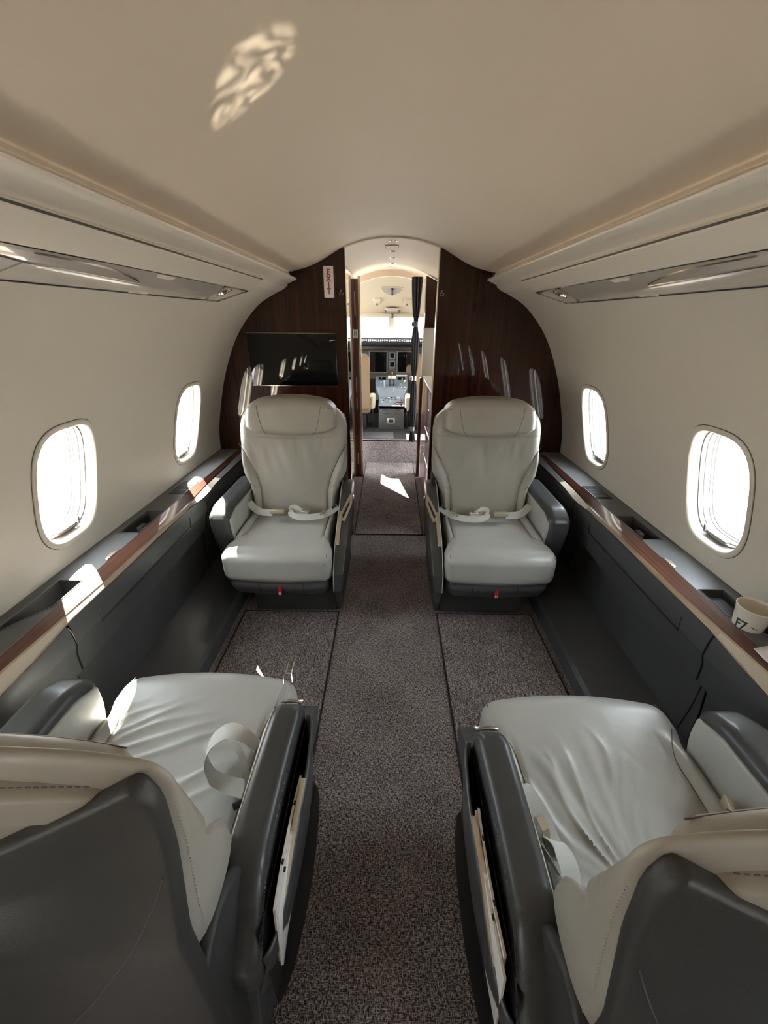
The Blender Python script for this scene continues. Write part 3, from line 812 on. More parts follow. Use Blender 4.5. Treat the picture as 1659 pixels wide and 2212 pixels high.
for x in (-0.115, 0.120):
    m = MB(); m.add([(x - .045, .60, deck(.60) + .003), (x + .045, .60, deck(.60) + .003), (x + .045, .66, deck(.66) + .003), (x - .045, .66, deck(.66) + .003)], [(0, 1, 2, 3)]); m.build('small_display', BLKG, t, smooth=False)
for x in (-0.022, 0.026):
    MB().box(x - 0.006, x + 0.006, 0.46, 0.50, 0.42, 0.50).build('thrust_arm', BLK, t, smooth=False)
    MB().pad((x, 0.475, 0.515), (0.022, 0.016, 0.018), 0.007, (2, 1, 1), 2).build('thrust_lever', CKW, t)
MB().tube([(-0.085, 0.44, 0.40), (-0.087, 0.41, 0.46), (-0.090, 0.40, 0.48)], [0.007, 0.008, 0.010], 8).build('speed_brake_lever', CKW, t)
MB().box(0.055, 0.13, 0.10, 0.135, 0.285, 0.290).build('guarded_switch', RED, t, smooth=False)
m = MB()
for zz, a, b in ((0.215, -.10, -.03), (0.215, .03, .10), (0.175, -.10, -.03), (0.175, .03, .10), (0.03, -.10, .10)): m.box(a, b, -0.002, 0.0, zz, zz + 0.004)
m.build('vent_line', CHR, t, smooth=False)
MB().prism([(-.045, .065), (.04, .065), (.04, .128), (-.045, .128)], 1, -.006, 0).build('drawer_plate', GLD, t, bevel=0.002)
MB().box(-.03, .025, -.009, -.005, .08, .112).build('drawer_pull', BLK, t, bevel=0.003)
# pilot seats
for sx, sd in ((-1, 'left'), (1, 'right')):
    t = thing('pilot_seat', '%s pilot seat with tan sheepskin back beside the centre pedestal' % sd, 'seat', (sx * 0.43, 4.62, CZ), group='pilot seats')
    MB().pad((0, -0.10, 0.52), (0.205, 0.055, 0.30), 0.05, (4, 2, 6), 4, warp=lambda x, y, z: (x, y - 0.12 * (z - .52), z)).build('backrest', SHEEP, t)
    MB().pad((0, 0.14, 0.24), (0.21, 0.22, 0.06), 0.04, (4, 4, 2), 3).build('cushion', SHEEP, t)
    MB().pad((-sx * 0.225, 0.08, 0.30), (0.035, 0.14, 0.07), 0.025, (2, 4, 2), 3).build('armrest', CKC, t)
    MB().box(-0.16, 0.16, -0.05, 0.30, 0.0, 0.18).build('base', BLK, t, bevel=0.02)
    MB().tube([(-sx * .235, -0.12, 0.24), (-sx * .24, -.05, 0.10), (-sx * .235, 0.0, 0.02)], 0.009, 6).build('harness_strap', BLK, t)
# overhead fittings
def hl(y): return 1.775 - 0.382 * (y - 4.2)
t = thing('hatch_handle', 'recessed half-round escape hatch handle in the cockpit headliner', 'handle', (0.008, 4.52, hl(4.52)))
def tilt(p): return (p[0], p[1], p[2] - 0.382 * p[1])
m = MB(); a = [(0.10 * math.cos(PI + PI * i / 20), 0.02 - 0.0, 0) for i in range(21)]
pl = [tilt((0.105 * math.cos(w_), 0.075 - 0.15 * (1 - abs(math.sin(w_))) if False else -0.075 + 0.15 * abs(math.sin(w_)), -0.004)) for w_ in [PI * i / 20 for i in range(21)]]
m.tube(pl, 0.006, 6, closed=True); m.build('recess_rim', CKC, t)
m = MB(); m.add([(p[0] * .93, p[1] * .93, p[2] - .001) for p in pl], [tuple(range(len(pl)))]); m.build('recess', REV, t)
MB().tube([tilt((0, -0.06, -0.012)), tilt((0, 0.0, -0.016)), tilt((0, 0.05, -0.012))], [0.012, 0.007, 0.012], 8).build('lever', BLK, t)
for sx in (-1, 1):
    t = thing('map_light', 'cream swivel map light in the cockpit headliner, %s of the hatch handle' % ('left' if sx < 0 else 'right'), 'light', (sx * 0.158 + 0.008, 4.70, hl(4.70)), group='map lights in the cockpit headliner')
    MB().pad((0, 0, -0.012), (0.045, 0.05, 0.016), 0.014, (2, 2, 1), 3, warp=lambda x, y, z: (x * (1 - 4 * (y + .05) * .5), y, z - .38 * y)).build('housing', CKC, t)
    MB().tube([(0, 0.03, -0.035), (0, 0.055, -0.05)], 0.010, 8).build('lamp', CHP, t)
t = thing('overhead_display', 'small grey overhead standby display above the windscreen post', 'display', (0.01, 4.95, hl(4.95)))
MB().pad((0, 0, -0.012), (0.085, 0.012, 0.024), 0.006, (2, 1, 1), 2).build('bezel', CHP, t)
MB().box(-.062, .062, -0.0135, -0.011, -.024, -.002).build('screen', REV, t, smooth=False)
MB().pad((0, -0.08, 0.008), (0.07, 0.03, 0.014), 0.012, (2, 1, 1), 3).build('brow', CKC, t)
MB().tube([(0, 0.04, -0.02), (0, 0.05, -0.075)], [0.012, 0.020], 8).build('compass_mount', CHP, t)

# ================================================================== LOOSE THINGS
cup = thing('paper_cup', 'cream paper cup with black lettering standing in the right ledge pocket', 'cup', (1.012, 0.893, 0.6065))
MB().lathe([(0.0001, 0.003), (0.030, 0.003), (0.0305, 0.0), (0.0315, 0.0), (0.0425, 0.083), (0.0438, 0.0845), (0.0438, 0.0875), (0.0422, 0.0885), (0.0405, 0.087), (0.0405, 0.083), (0.0298, 0.006), (0.0001, 0.006)], n=48).build('cup_wall', CUPM, cup, sharp=50)
def on_cup(mesh_obj, ang0):
    for v in mesh_obj.data.vertices:
        u, h_ = v.co.x, v.co.y
        r = lerp(0.0315, 0.0425, h_ / 0.083) + 0.0004 + v.co.z
        a = ang0 + u / 0.037
        v.co = (r * math.cos(a), r * math.sin(a), h_)
# lettering faces the aisle and the lens
e = textmesh('F7', 0.040, 'lettering', INK, cup, Matrix.Translation((0, 0.036, 0)), 0.0003, sx=0.70, bold=0.0008)
on_cup(e, math.radians(200))
MB().tube([((lerp(.0315, .0425, h_ / .083) + .0006) * math.cos(a), (lerp(.0315, .0425, h_ / .083) + .0006) * math.sin(a), h_) for a, h_ in [(math.radians(200 + q * 6), 0.040 + 0.003 * math.cos(q * 1.1)) for q in range(6, 11)]], 0.0011, 5).build('swash', INK, cup)

nap = thing('paper_napkin', 'white paper napkin with a dark printed stroke lying on the right console edge', 'napkin', (0.97, 0.74, 0.634))
def nh(x, y): return 0.004 + 0.006 * sm(0.0, 0.1, x) + 0.002 * math.sin(30 * y + 9 * x)
ox, oy = 0.97, 0.74
P = [(0.953, 0.800), (1.05, 0.800), (1.06, 0.60), (0.935, 0.60)]
rows = []
for i in range(13):
    r = []
    for j in range(13):
        u, v = i / 12, j / 12
        a = lerp(P[0][0], P[1][0], u); b = lerp(P[3][0], P[2][0], u); x = lerp(a, b, v); y = lerp(lerp(.800, .815, u), .60, v)
        r.append((x - ox, y - oy, nh(x - .95, y) - 0.003))
    rows.append(r)
MB().grid(rows).build('sheet', PAP, nap, solid=0.0012)
MB().tube([(0.026, 0.02, 0.0115), (0.035, 0.022, 0.012), (0.045, 0.018, 0.013), (0.06, 0.005, 0.013)], 0.0016, 5).build('printed_stroke', INK, nap)

cr = thing('sweet_wrapper', 'crumpled gold sweet wrapper in the left ledge pocket', 'wrapper', (-1.035, 0.895, 0.578))
MB().pad((0, 0, 0.012), (0.016, 0.010, 0.012), 0.006, (6, 5, 5), 3, warp=lambda x, y, z: (x + .006 * noise.noise(Vector((x, y, z)) * 120), y + .006 * noise.noise(Vector((y, z, x)) * 120), max(0, z + .004 * noise.noise(Vector((z, x, y)) * 120)))).build('foil', GLD, cr, sharp=20)
MB().pad((0.03, 0.012, 0.014), (0.010, 0.009, 0.014), 0.004, (2, 2, 2), 2).build('dark_stub', CHL, cr)
# ================================================================== SEATS
# local frame: aisle side = +x, occupant looks along +y, cushion front edge at y = 0, carpet z = 0
def fold(x, y, sd, kind):
    if kind == 'radial':          # creases fanning out from the rear of the cushion
        dx, dy = x - 0.02, y + 0.47
        th = math.atan2(dx, dy); r = math.hypot(dx, dy)
        n = noise.noise(Vector((th * 4.6 + 0.35 * math.sin(r * 16 + sd), r * 3.0, sd)))
        n2 = noise.noise(Vector((th * 9.0, r * 7.0, sd + 5)))
        ridge = max(0.0, 1 - abs(n) * 4.5) ** 1.6
        return (ridge * 0.0072 * min(1.3, max(0.1, .62 + 1.5 * noise.noise(Vector((x * 8, y * 8, sd + 3))))) + n2 * 0.0032) * sm(0.0, 0.10, r) * (1 - sm(0.30, 0.44, r)) * (1 - sm(.17, .23, abs(x)))
    if kind == 'cross':           # soft creases running outboard
        w1 = noise.noise(Vector((x * 6, y * 6, sd + 2))) * 0.06
        n = noise.noise(Vector((x * 4 + 2 * y, (y + w1) * 17 - 8 * x, sd)))
        n2 = noise.noise(Vector((x * 14, y * 26, sd + 9)))
        ridge = max(0.0, 1 - abs(n) * 3.4) ** 1.5
        m = math.exp(-((x + 0.02) / 0.16) ** 2 - ((y + 0.27) / 0.13) ** 2)
        return (ridge * 0.0062 * (0.45 + 1.1 * max(0, .5 + noise.noise(Vector((x * 9, y * 9, sd + 4))))) + n2 * 0.0030) * m
    n = noise.noise(Vector((x * 7, y * 24, sd)))
    m = math.exp(-((x) / 0.13) ** 2 - ((y + 0.22) / 0.05) ** 2)
    return max(0, 1 - abs(n) * 4) ** 2 * 0.003 * m

def make_seat(name, label, loc, rz, mir, rear, sd, foldkind, mats):
    LT, LW = mats
    t = thing(name, label, 'seat', loc, rz, group='grey leather cabin seats')
    B = lambda m, nm, mat, par=None, **k: m.build(nm, mat, par or t, mir=mir, **k)
    zf = 1.0; HWH = 0.232; hdz = -0.088 if rear else 0.0; TH = 0.030 if rear else 0.055; HT = 0.040 if rear else 0.082
    # ---------------- pedestal and skirt
    B(MB().pad((0.02, -0.42, 0.095), (0.212, 0.262, 0.095), 0.012, (2, 2, 2), 2, warp=lambda x, y, z: (x + (0.04 * sm(.05, .19, z) if x > 0.1 else 0), y, z)), 'pedestal', CHP, sharp=40)
    B(MB().pad((-0.01, -0.27, 0.235), (0.245, 0.255, 0.055), 0.04, (8, 8, 2), 4, warp=lambda x, y, z: (x * (1 - .10 * (1 - sm(.18, .28, z))), y + 0.012 * (1 - (x / .25) ** 2) - 0.03 * (1 - sm(.18, .26, z)) * (1 if y > -.2 else 0), z)), 'skirt', CHP, sharp=60)
    for x in (-0.10, 0.11):
        B(MB().tube([(x, 0.003, .282), (x, -0.003, .25), (x + .002, -0.018, .215), (x + .004, -0.035, .188)], 0.0018, 5), 'skirt_seam', BLK)
    tagp = MB().pad((0.0, 0.012, 0.250), (0.0085, 0.0012, 0.024), 0.001, (1, 1, 2), 1)
    rt = B(tagp, 'life_vest_tag', RED)
    m = MB().box(-0.0055, 0.0055, 0.0135, 0.0142, 0.231, 0.244); B(m, 'tag_symbol', WHT, rt, smooth=False)
    m = MB().lathe([(0.0001, 0), (0.002, 0)], n=10); m.v = [(a, 0.0146, c + 0.2395 + b) for a, b, c in m.v]; m.box(-0.001, 0.001, 0.0142, 0.0147, 0.234, 0.238); B(m, 'tag_mark', INK, rt, smooth=False)
    # ---------------- cushion
    def cw(x, y, z):
        X = x
        wf = 1.0 - 0.09 * sm(-0.08, -0.16, y) if False else 1.0 - 0.09 * sm(0.08, 0.16, -y)
        X = -0.012 + (x + 0.012) * wf
        ax = abs(X + 0.012) / 0.25
        Y = y
        if y > -0.10: Y += 0.022 * (1 - min(1, ax) ** 2) * sm(-0.10, 0.0, y)
        Z = z
        top = sm(0.38, 0.43, z)
        Z += top * (0.012 * (1 - min(1, ax) ** 2) * sm(-.5, -.25, y) - 0.010 * sm(-0.06, 0.0, y))
        Z -= top * 0.012 * math.exp(-((X) / .14) ** 2 - ((y + .30) / .12) ** 2)
        # raised side bolsters toward the back
        Z += top * 0.016 * sm(0.185, 0.215, abs(X)) * sm(0.10, 0.20, -y)
        Z -= top * 0.005 * math.exp(-((abs(X) - 0.188) / 0.007) ** 2) * sm(0.10, 0.18, -y)
        Z += top * fold(X, y, sd, foldkind)
        if z < 0.32: Y -= 0.02 * (1 - sm(.27, .33, z)) * sm(-0.2, 0, y)
        return (X, Y, Z)
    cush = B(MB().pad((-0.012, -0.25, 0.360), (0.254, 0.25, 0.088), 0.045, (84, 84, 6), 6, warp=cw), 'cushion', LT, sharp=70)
    m = MB(); r_ = 0.0013
    pts = [cw(x / 40 * 0.232 - .012, -0.0045, 0.393) for x in range(-40, 41)]
    m.tube([(p[0], p[1] + 0.0012, p[2]) for p in pts], r_, 5)
    pts = [cw(x / 40 * 0.232 - .012, -0.0065, 0.295) for x in range(-40, 41)]
    m.tube([(p[0], p[1] + 0.0012, p[2]) for p in pts], r_, 5)
    B(m, 'piping', SEAML, cush)
    for s_ in (-1, 1):
        m = MB()
        pts = [cw(s_ * (0.188 / (1 - .09) + 0.03 * sm(.20, .08, -y) * 1.0) , y, 0.4475) for y in [-0.44 + 0.34 * i / 30 for i in range(31)]]
        m.tube([(p[0], p[1], p[2] + 0.0006) for p in pts], 0.0011, 5)
        m.tube([cw(s_ * 0.236 - .012, y, 0.436) for y in [-.10 + .09 * i / 8 for i in range(9)]], 0.0012, 5)
        B(m, 'seam', SEAM, cush)
    # ---------------- backrest
    HWB = 0.28
    def xs(z): return interp([(.40, .172), (.58, .178), (.66, .20), (.74, .238), (.82, .285), (1.1, .40)], z)
    def zz(z): return 0.40 + (z - 0.40) * zf
    YR = [(.24, -.650), (.60, -.652), (.74, -.650), (.86, -.622), (.97, -.612), (1.05, -.606)]
    YF = [(.38, -.440), (.60, -.505), (.68, -.530), (.87, -.572), (.97, -.592), (1.05, -.597)]
    def yc(c): return (interp(YR, .40 + .62 * c) if rear else -0.445 - 0.125 * c - 0.010 * math.sin(PI * max(0, min(1, c))))
    def yfront(c): return interp(YF, .40 + .62 * c)   # wedge-shaped back of the near seats
    def wfz(z): return interp([(.38, .80), (.55, .82), (.60, .86), (.66, .97), (.72, 1.0), (.92, 1.0), (1.0, .985 if rear else .95), (1.05, .90)], z)
    def bw(x, y, z):
        c = (z - .40) / .62; X = x * wfz(z)
        Z = z - (0.028 * (abs(x) / HWB) ** 5 if rear else 0.050 * (abs(x) / HWB) ** 2.2) * sm(.80, 1.02, z)
        Y = yc(c)
        if rear:
            t_ = (y + TH) / (2 * TH); Y = lerp(yc(c) + .003 * sm(.9, 1, z), yfront(c), t_) - y
        if y > 0:
            ex = sm(0.0, TH - .005, y)
            g = 0.020 * sm(xs(z), xs(z) + .035, abs(X)) * (1 - sm(.84, .92, z))
            g -= 0.009 * math.exp(-((abs(X) - xs(z)) / .007) ** 2) * (1 - sm(.80, .84, z))
            g += 0.014 * math.exp(-((z - .60) / .13) ** 2) * max(0, 1 - (X / .19) ** 2)
            g -= 0.004 * math.exp(-((z - (.850 + .25 * X * X)) / .005) ** 2)
            if abs(X) < xs(z):
                n = noise.noise(Vector((X * 16 + 3 * z, z * 5 - abs(X) * 6, sd)))
                g += 0.0060 * n * math.exp(-((z - .73) / .10) ** 2)
                n = noise.noise(Vector((X * 34 * (1.5 - z) + sd, z * 6, sd)))
                g += 0.0045 * max(0, n) * math.exp(-((z - .80) / .05) ** 2)
            Y += y + g * ex
        else:
            Y += y - (0.004 if rear else 0.014) * (1 - (abs(x) / HWB) ** 2) * sm(0.0, TH - .005, -y)
        return (X, Y, zz(Z))
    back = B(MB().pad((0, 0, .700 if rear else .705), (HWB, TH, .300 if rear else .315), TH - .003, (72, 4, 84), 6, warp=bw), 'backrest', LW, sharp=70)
    for s_ in (-1, 1):
        m = MB()
        for zr in ([.45, .765 if rear else .815],):
            pts = []
            for i in range(33):
                z = lerp(zr[0], zr[1], i / 32); X = s_ * xs(z)
                p = bw(X / wfz(z), TH, z); pts.append((p[0], p[1] + 0.0005, p[2]))
            m.tube(pts, 0.0015, 5)
        if rear:
            B(m, 'seam', SEAM, back); continue
        # short cross seam on the bolster
        pts = []
        for i in range(9):
            X = lerp(xs(.58), .225, i / 8); z = .58 + 0.035 * i / 8
            p = bw(s_ * X / wfz(z), TH - .002, z); pts.append((p[0], p[1] + 0.0008, p[2]))
        m.tube(pts, 0.0010, 5)
        B(m, 'seam', SEAM, back)
    # ---------------- headrest
    def hw(x, y, z):
        c = (z - .40) / .62
        f = interp([(.855, .80), (.875, .93), (.90, 1.0), (.97, 1.0), (1.02, .97), (1.05, .90)], z)
        X = x * f
        Z = z - 0.030 * (abs(x) / HWH) ** 2.4 * sm(.9, 1.03, z) + hdz + 0.018 * (abs(x) / HWH) ** 3 * (1 - sm(.86, .92, z))
        if rear: Z = .938 + (Z - hdz - .953) * 0.36
        Y = (-.606 if rear else yc(c) + .008) + y + 0.012 - 0.012 * (abs(x) / HWH) ** 2 * (1 if y > 0 else -1)
        Y += (0.002 * noise.noise(Vector((X * 9, z * 9, sd))))
        return (X, Y, zz(Z))
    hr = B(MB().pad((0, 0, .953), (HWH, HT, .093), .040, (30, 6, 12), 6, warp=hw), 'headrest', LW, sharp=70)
    for s_ in (-1, 1):
        m = MB()
        pts = []
        for i in range(17):
            z = lerp(.867, 1.022, i / 16); X = s_ * lerp(.130, .165, i / 16)
            p = hw(X, HT, z); pts.append((p[0], p[1] + .0004 - (0.004 if i in (0, 16) else 0), p[2]))
        m.tube(pts, 0.0010, 5)
        B(m, 'seam', SEAM, hr)
    m = MB()
    pts = [hw(x / 30 * .213, HT - .003, 1.018) for x in range(-30, 31)]
    m.tube([(p[0], p[1] - .001, p[2] + .001) for p in pts], 0.0010, 5)
    B(m, 'seam', SEAM, hr)
    # ---------------- dark shell on the back
    def hwz(z): return interp([(.24, .262), (.40, .274), (.60, .276), (.93, .272), (.955, .266), (.968, .252), (.975, .235)], z)
    def rearY(X, z): return (interp(YR, z) if rear else yc((z - .40) / .62) - TH) - 0.014 * (1 - min(1, abs(X) / HWB) ** 2)
    def sw(x, y, z):
        X = x / .3 * hwz(z)
        Z = z + (0.01 - (0.15 * max(0, 1 - abs(X) / .25) if rear else 0.03)) * sm(.70, .97, z)
        return (X, rearY(X, z) - 0.002 + y, zz(Z) if z > .4 else z)
    sh = B(MB().pad((0, 0, .605), (.30, .012, .365), .010, (24, 1, 40), 3, warp=sw), 'back_shell', SHL, sharp=60)
    if rear:
        for s_ in (-1, 1):
            B(MB().pad((s_ * .268, -.570, .455), (.010, .085, .205), .009, (2, 12, 20), 3, warp=lambda x, y, z: (x, y + .05 * sm(.35, .25, z), z - .07 * sm(.45, .66, z) * sm(-.60, -.49, y) - .02 * sm(.5, .66, z) * sm(-.62, -.655, y))), 'shell_side', SHL, sh, sharp=60)
    # stitched seam sweeping down across the shell and thread around the light wrap
    def stitch(pts, r=0.0007, dash=0.0035, gap=0.0025):
        m = MB(); pts = [Vector(p) for p in pts]; acc = 0; on = []
        L_ = [0]
        for a, b in zip(pts, pts[1:]): L_.append(L_[-1] + (b - a).length)
        def at(s):
            for i in range(len(pts) - 1):
                if s <= L_[i + 1]: return pts[i].lerp(pts[i + 1], (s - L_[i]) / max(1e-9, L_[i + 1] - L_[i]))
            return pts[-1]
        s = 0
        while s + dash < L_[-1]:
            m.tube([at(s), at(s + dash)], r, 4); s += dash + gap
        return m
    if rear:
        sp = []
        for i in range(50):
            u = i / 49; X = lerp(.262, -.10, u); z = .84 - 0.56 * u ** 0.85
            p = sw(X / hwz(z) * .3, -0.012, z); sp.append((p[0], p[1] - 0.0006, p[2]))
        B(MB().tube(sp, 0.0009, 4), 'back_seam', THRD, sh)
        sp = []
        for i in range(60):
            z = lerp(.62, .985, i / 59); xx = HWB - 0.004 - 0.03 * sm(.93, .985, z)
            p = bw(xx, -.018, z); sp.append((p[0] + .0005, p[1], p[2] + .0006))
        B(stitch(sp), 'stitching', THR, back)
        sp = [hw(x / 40 * .215, -.030, 1.040) for x in range(-40, 41)]
        B(stitch([(p[0], p[1] - .001, p[2] + .001) for p in sp], 0.0007, 0.005, 0.003), 'stitching', THRD, hr)
    # ---------------- outboard armrest
    def aw(x, y, z):
        Z = z - 0.03 * sm(-.22, -.12, y) * sm(.45, .6, z)
        Y = y - 0.05 * (1 - sm(.28, .52, z)) * sm(-.35, -.12, y)
        return (x, Y, Z)
    oa = B(MB().pad((-0.292, -.36, .41), (.050, .235, .190), .028, (4, 24, 20), 5, warp=aw), 'armrest', CHA, sharp=60)
    B(MB().pad((-0.243, -.355, .405), (.008, .215, .165), .006, (2, 20, 16), 3, warp=lambda x, y, z: (aw(x, y, z)[0], aw(x, y, z)[1], aw(x, y, z)[2])), 'inner_pad', LT, oa, sharp=60)
    # ---------------- aisle side body
    if not rear:
        prof_ = [(-.60, .56), (-.55, .600), (-.47, .598), (-.38, .555), (-.28, .505), (-.17, .455), (-.08, .405), (-.015, .33), (-.005, .24), (-.05, .15), (-.14, .10), (-.55, .10), (-.63, .25)]
    else:
        prof_ = [(-.60, .52), (-.55, .55), (-.30, .55), (-.22, .52), (-.16, .45), (-.08, .405), (-.015, .33), (-.005, .24), (-.05, .15), (-.14, .10), (-.55, .10), (-.62, .25)]
    m = MB(); n = len(prof_)
    def xo(z): return interp([(.10, .262), (.25, .290), (.45, .306), (.6, .306)], z)
    m.add([(0.252, y, z) for y, z in prof_] + [(xo(z), y, z) for y, z in prof_], [tuple(range(n)), tuple(reversed(range(n, 2 * n)))] + [(i, n + i, n + (i + 1) % n, (i + 1) % n) for i in range(n)])
    body = B(m, 'aisle_side_panel', CHA if not rear else CHP, bevel=0.012, segs=4, sharp=60)
    B(MB().tube([(0.2505, y, z) for y, z in prof_[1:9]], 0.0022, 5), 'light_piping', LT, body)
    # lower aisle flare down to the carpet
    m = MB().prism([(-.10, .16), (-.168, 0.002), (-.70, 0.002), (-.66, .22), (-.30, .26)], 0, .235, .262)
    B(m, 'lower_side_panel', CHP, bevel=0.006)
    if not rear:
        # champagne recline handle lying on the sloping arm
        def hp_(x, y): return (x, y, interp([(-.47, .598), (-.38, .555), (-.28, .505), (-.17, .455), (-.08, .405)], y) + 0.0035)
        loop = [(.262, -.275), (.306, -.400), (.309, -.345), (.280, -.245)]
        m = MB(); lp = []
        for a, b in zip(loop, loop[1:] + loop[:1]):
            for i in range(4): lp.append(hp_(lerp(a[0], b[0], i / 4), lerp(a[1], b[1], i / 4)))
        m.ribbon(lp + [lp[0]], (1, 0.4, 0), 0.013, 0.005)
        m.ribbon([hp_(.262, -.30), hp_(.262, -.22), hp_(.262, -.15), hp_(.263, -.115)], (1, 0, 0), 0.016, 0.005)
        B(m, 'recline_handle', GLD, body, bevel=0.001)
        m = MB().add([hp_(.268, -.285), hp_(.302, -.375), hp_(.303, -.345), hp_(.279, -.26)], [(0, 1, 2, 3)]); B(m, 'handle_recess', BLK, body)
        m = MB().pad((.3085, -.50, .47), (.002, .012, .05), .002, (1, 1, 2), 1); B(m, 'release_lever', CHR, body)
    else:
        # raised padded arm
        def rw(x, y, z):
            Z = z - 0.020 * sm(-.26, -.21, y) - 0.10 * sm(.50, .63, -y) ** 1.5 * (1 if z > .55 else .8)
            X = x + 0.006 * math.sin(PI * (y + .21) / .42)
            return (X, y, Z)
        arm = B(MB().pad((.284, -.420, .565), (.034, .205, .055), .022, (6, 24, 4), 5, warp=rw), 'armrest', CHA, sharp=60)
        B(MB().tube([(p[0] - .0005, p[1], p[2]) for p in [rw(.2525, y, .607) for y in [-.60 + .37 * i / 20 for i in range(21)]]], 0.0020, 5), 'light_piping', STE if not mir else LT, arm)
        B(stitch([(p[0], p[1], p[2]) for p in [rw(.3205, y, .6125) for y in [-.62 + .40 * i / 30 for i in range(31)]]], 0.0006), 'stitching', THRD, arm)
        B(MB().ribbon([rw(.262, -.217, .618), rw(.285, -.216, .6195), rw(.312, -.218, .6185)], (0, 1, -.35), 0.012, 0.004), 'metal_inset', CHR, arm, bevel=0.001)
        # open literature pocket on the aisle side
        N = 26
        def pout(u):   # plan outline of the outer wall, u 0..1 front to rear
            y = lerp(-.222, -.605, u); x = .318 + 0.030 * min(1, math.sin(PI * min(1, max(0, u * 1.02))) ** 0.42)
            return x, y
        rows = []
        for i in range(N + 1):
            x, y = pout(i / N); zt = 0.590 - 0.085 * sm(.55, 1.0, i / N) - 0.03 * sm(.06, 0, i / N)
            rows.append([(x, y, zt), (x + .001, y, zt - .03), (x - .010, y, .42), (x - .036, y * .985, .30), (.262, y * .97, .24)])
        m = MB().grid(rows)
        B(m, 'pocket_wall', CHA, solid=0.005, sharp=60)
        m = MB(); m.add([(r[0][0], r[0][1], .30) for r in rows] + [(.318, rows[-1][0][1], .30), (.318, rows[0][0][1], .30)], [tuple(range(N + 3))]); B(m, 'pocket_floor', BLK)
        m = MB().box(.3165, .3185, -.60, -.228, .30, .555); B(m, 'pocket_lining', BLK, smooth=False)
        # cream placard strip along the pocket lip
        pts = []
        for i in range(13):
            u = lerp(.42, .86, i / 12); x, y = pout(u); zt = 0.588 - 0.085 * sm(.55, 1.0, u)
            pts.append((x - .0035, y, zt + .0015))
        B(MB().ribbon(pts, (1, 0, 0), 0.010, 0.003), 'pocket_trim', STE if not mir else GLD, bevel=0.0006)
    # ---------------- belts
    if not rear:
        s = [(-.228, -.375, .530), (-.20, -.355, .505), (-.165, -.340, .492), (-.13, -.338, .488), (-.10, -.338, .488)]
        B(MB().ribbon(spline(s, 5), (0.05, -.60, 0.80), 0.036), 'belt_strap', WEB)
        b_ = B(MB().pad((-.070, -.335, .496), (.036, .022, .012), .005, (2, 2, 2), 2, warp=lambda x, y, z: (x, y, z + .45 * (-(y + .342)) * -1 * .6)), 'belt_buckle', GLD, sharp=30)
        s = [(.240, -.36, .520), (.21, -.345, .500), (.17, -.322, .488), (.12, -.308, .482), (.06, -.302, .480), (.02, -.312, .484), (.0, -.322, .494), (-.002, -.338, .510), (.018, -.350, .512), (.045, -.335, .500), (.09, -.325, .494)]
        B(MB().ribbon(spline(s, 5), (0.1, -.55, 0.80), 0.032), 'belt_strap', WEB)
        tg = MB().tube([(.045, -.330, .510), (.020, -.333, .510), (.020, -.315, .506), (.045, -.313, .504), (.055, -.320, .507)], 0.0022, 6, closed=True)
        tg.pad((.072, -.318, .508), (.018, .012, .007), .006, (2, 2, 2), 3)
        B(tg, 'belt_tongue', CHR)
        m = MB().tube([(.165, -.310, .498), (.180, -.337, .513)], 0.004, 8).tube([(.153, -.306, .492), (.166, -.333, .507)], 0.003, 8)
        B(m, 'belt_slider', CHR)
        B(MB().tube([(.210, -.345, .515), (.230, -.357, .528)], 0.006, 8), 'strap_end', BLK)
    elif foldkind == 'cross':
        s = [(.262, -.180, .605), (.252, -.205, .598), (.245, -.235, .585), (.240, -.262, .560), (.236, -.285, .535), (.232, -.300, .505)]
        B(MB().ribbon(spline(s, 5), (0.25, 0.25, 1), 0.030), 'belt_strap', WEB)
        tg = MB().tube([(.262, -.186, .6185), (.256, -.166, .6185), (.2585, -.156, .6175), (.2570, -.118, .6165), (.2710, -.116, .6165), (.2730, -.155, .6175), (.282, -.182, .6195)], 0.0022, 6)
        tg.tube([(.2585, -.153, .6175), (.2730, -.153, .6175)], 0.0024, 6)
        B(tg, 'belt_tongue', CHR)
        s = [(.225, -.300, .560), (.195, -.290, .580), (.155, -.280, .578), (.118, -.285, .550), (.102, -.298, .512), (.112, -.312, .478), (.140, -.322, .463), (.178, -.330, .460), (.205, -.335, .458)]
        B(MB().ribbon(spline(s, 6), (0.30, -1, 0.25), 0.046, 0.0018), 'belt_strap', WEB)
        s = [(.165, -.300, .583), (.192, -.318, .572), (.208, -.335, .545), (.213, -.352, .510), (.205, -.368, .485), (.200, -.376, .478)]
        B(MB().ribbon(spline(s, 6), (0.9, 0.5, 0.3), 0.012, 0.0018), 'belt_strap', WEB)
        B(MB().tube([(.188, -.380, .480), (.206, -.370, .482)], 0.0072, 12), 'strap_end', BLK)
        s = [(-.20, -.42, .47), (-.17, -.38, .462), (-.13, -.345, .460)]
        B(MB().pad((.232, -.275, .53), (.004, .012, .016), .003, (1, 1, 2), 2), 'belt_anchor', CHP)
    else:
        s = [(.246, -.285, .525), (.232, -.300, .548), (.215, -.325, .540), (.198, -.355, .520), (.186, -.385, .500), (.182, -.402, .485)]
        B(MB().ribbon(spline(s, 6), (1, .45, 0.35), 0.036, 0.0018), 'belt_strap', WEB)
        s = [(.240, -.350, .515), (.225, -.375, .520), (.205, -.405, .512), (.190, -.430, .500)]
        B(MB().ribbon(spline(s, 6), (.3, .1, 1), 0.020, 0.0018), 'belt_strap', WEB)
        s = [(.198, -.375, .510), (.180, -.392, .512), (.168, -.415, .500), (.168, -.440, .482)]
        B(MB().ribbon(spline(s, 6), (1, .2, 0.5), 0.040, 0.0018), 'belt_strap', WEB)
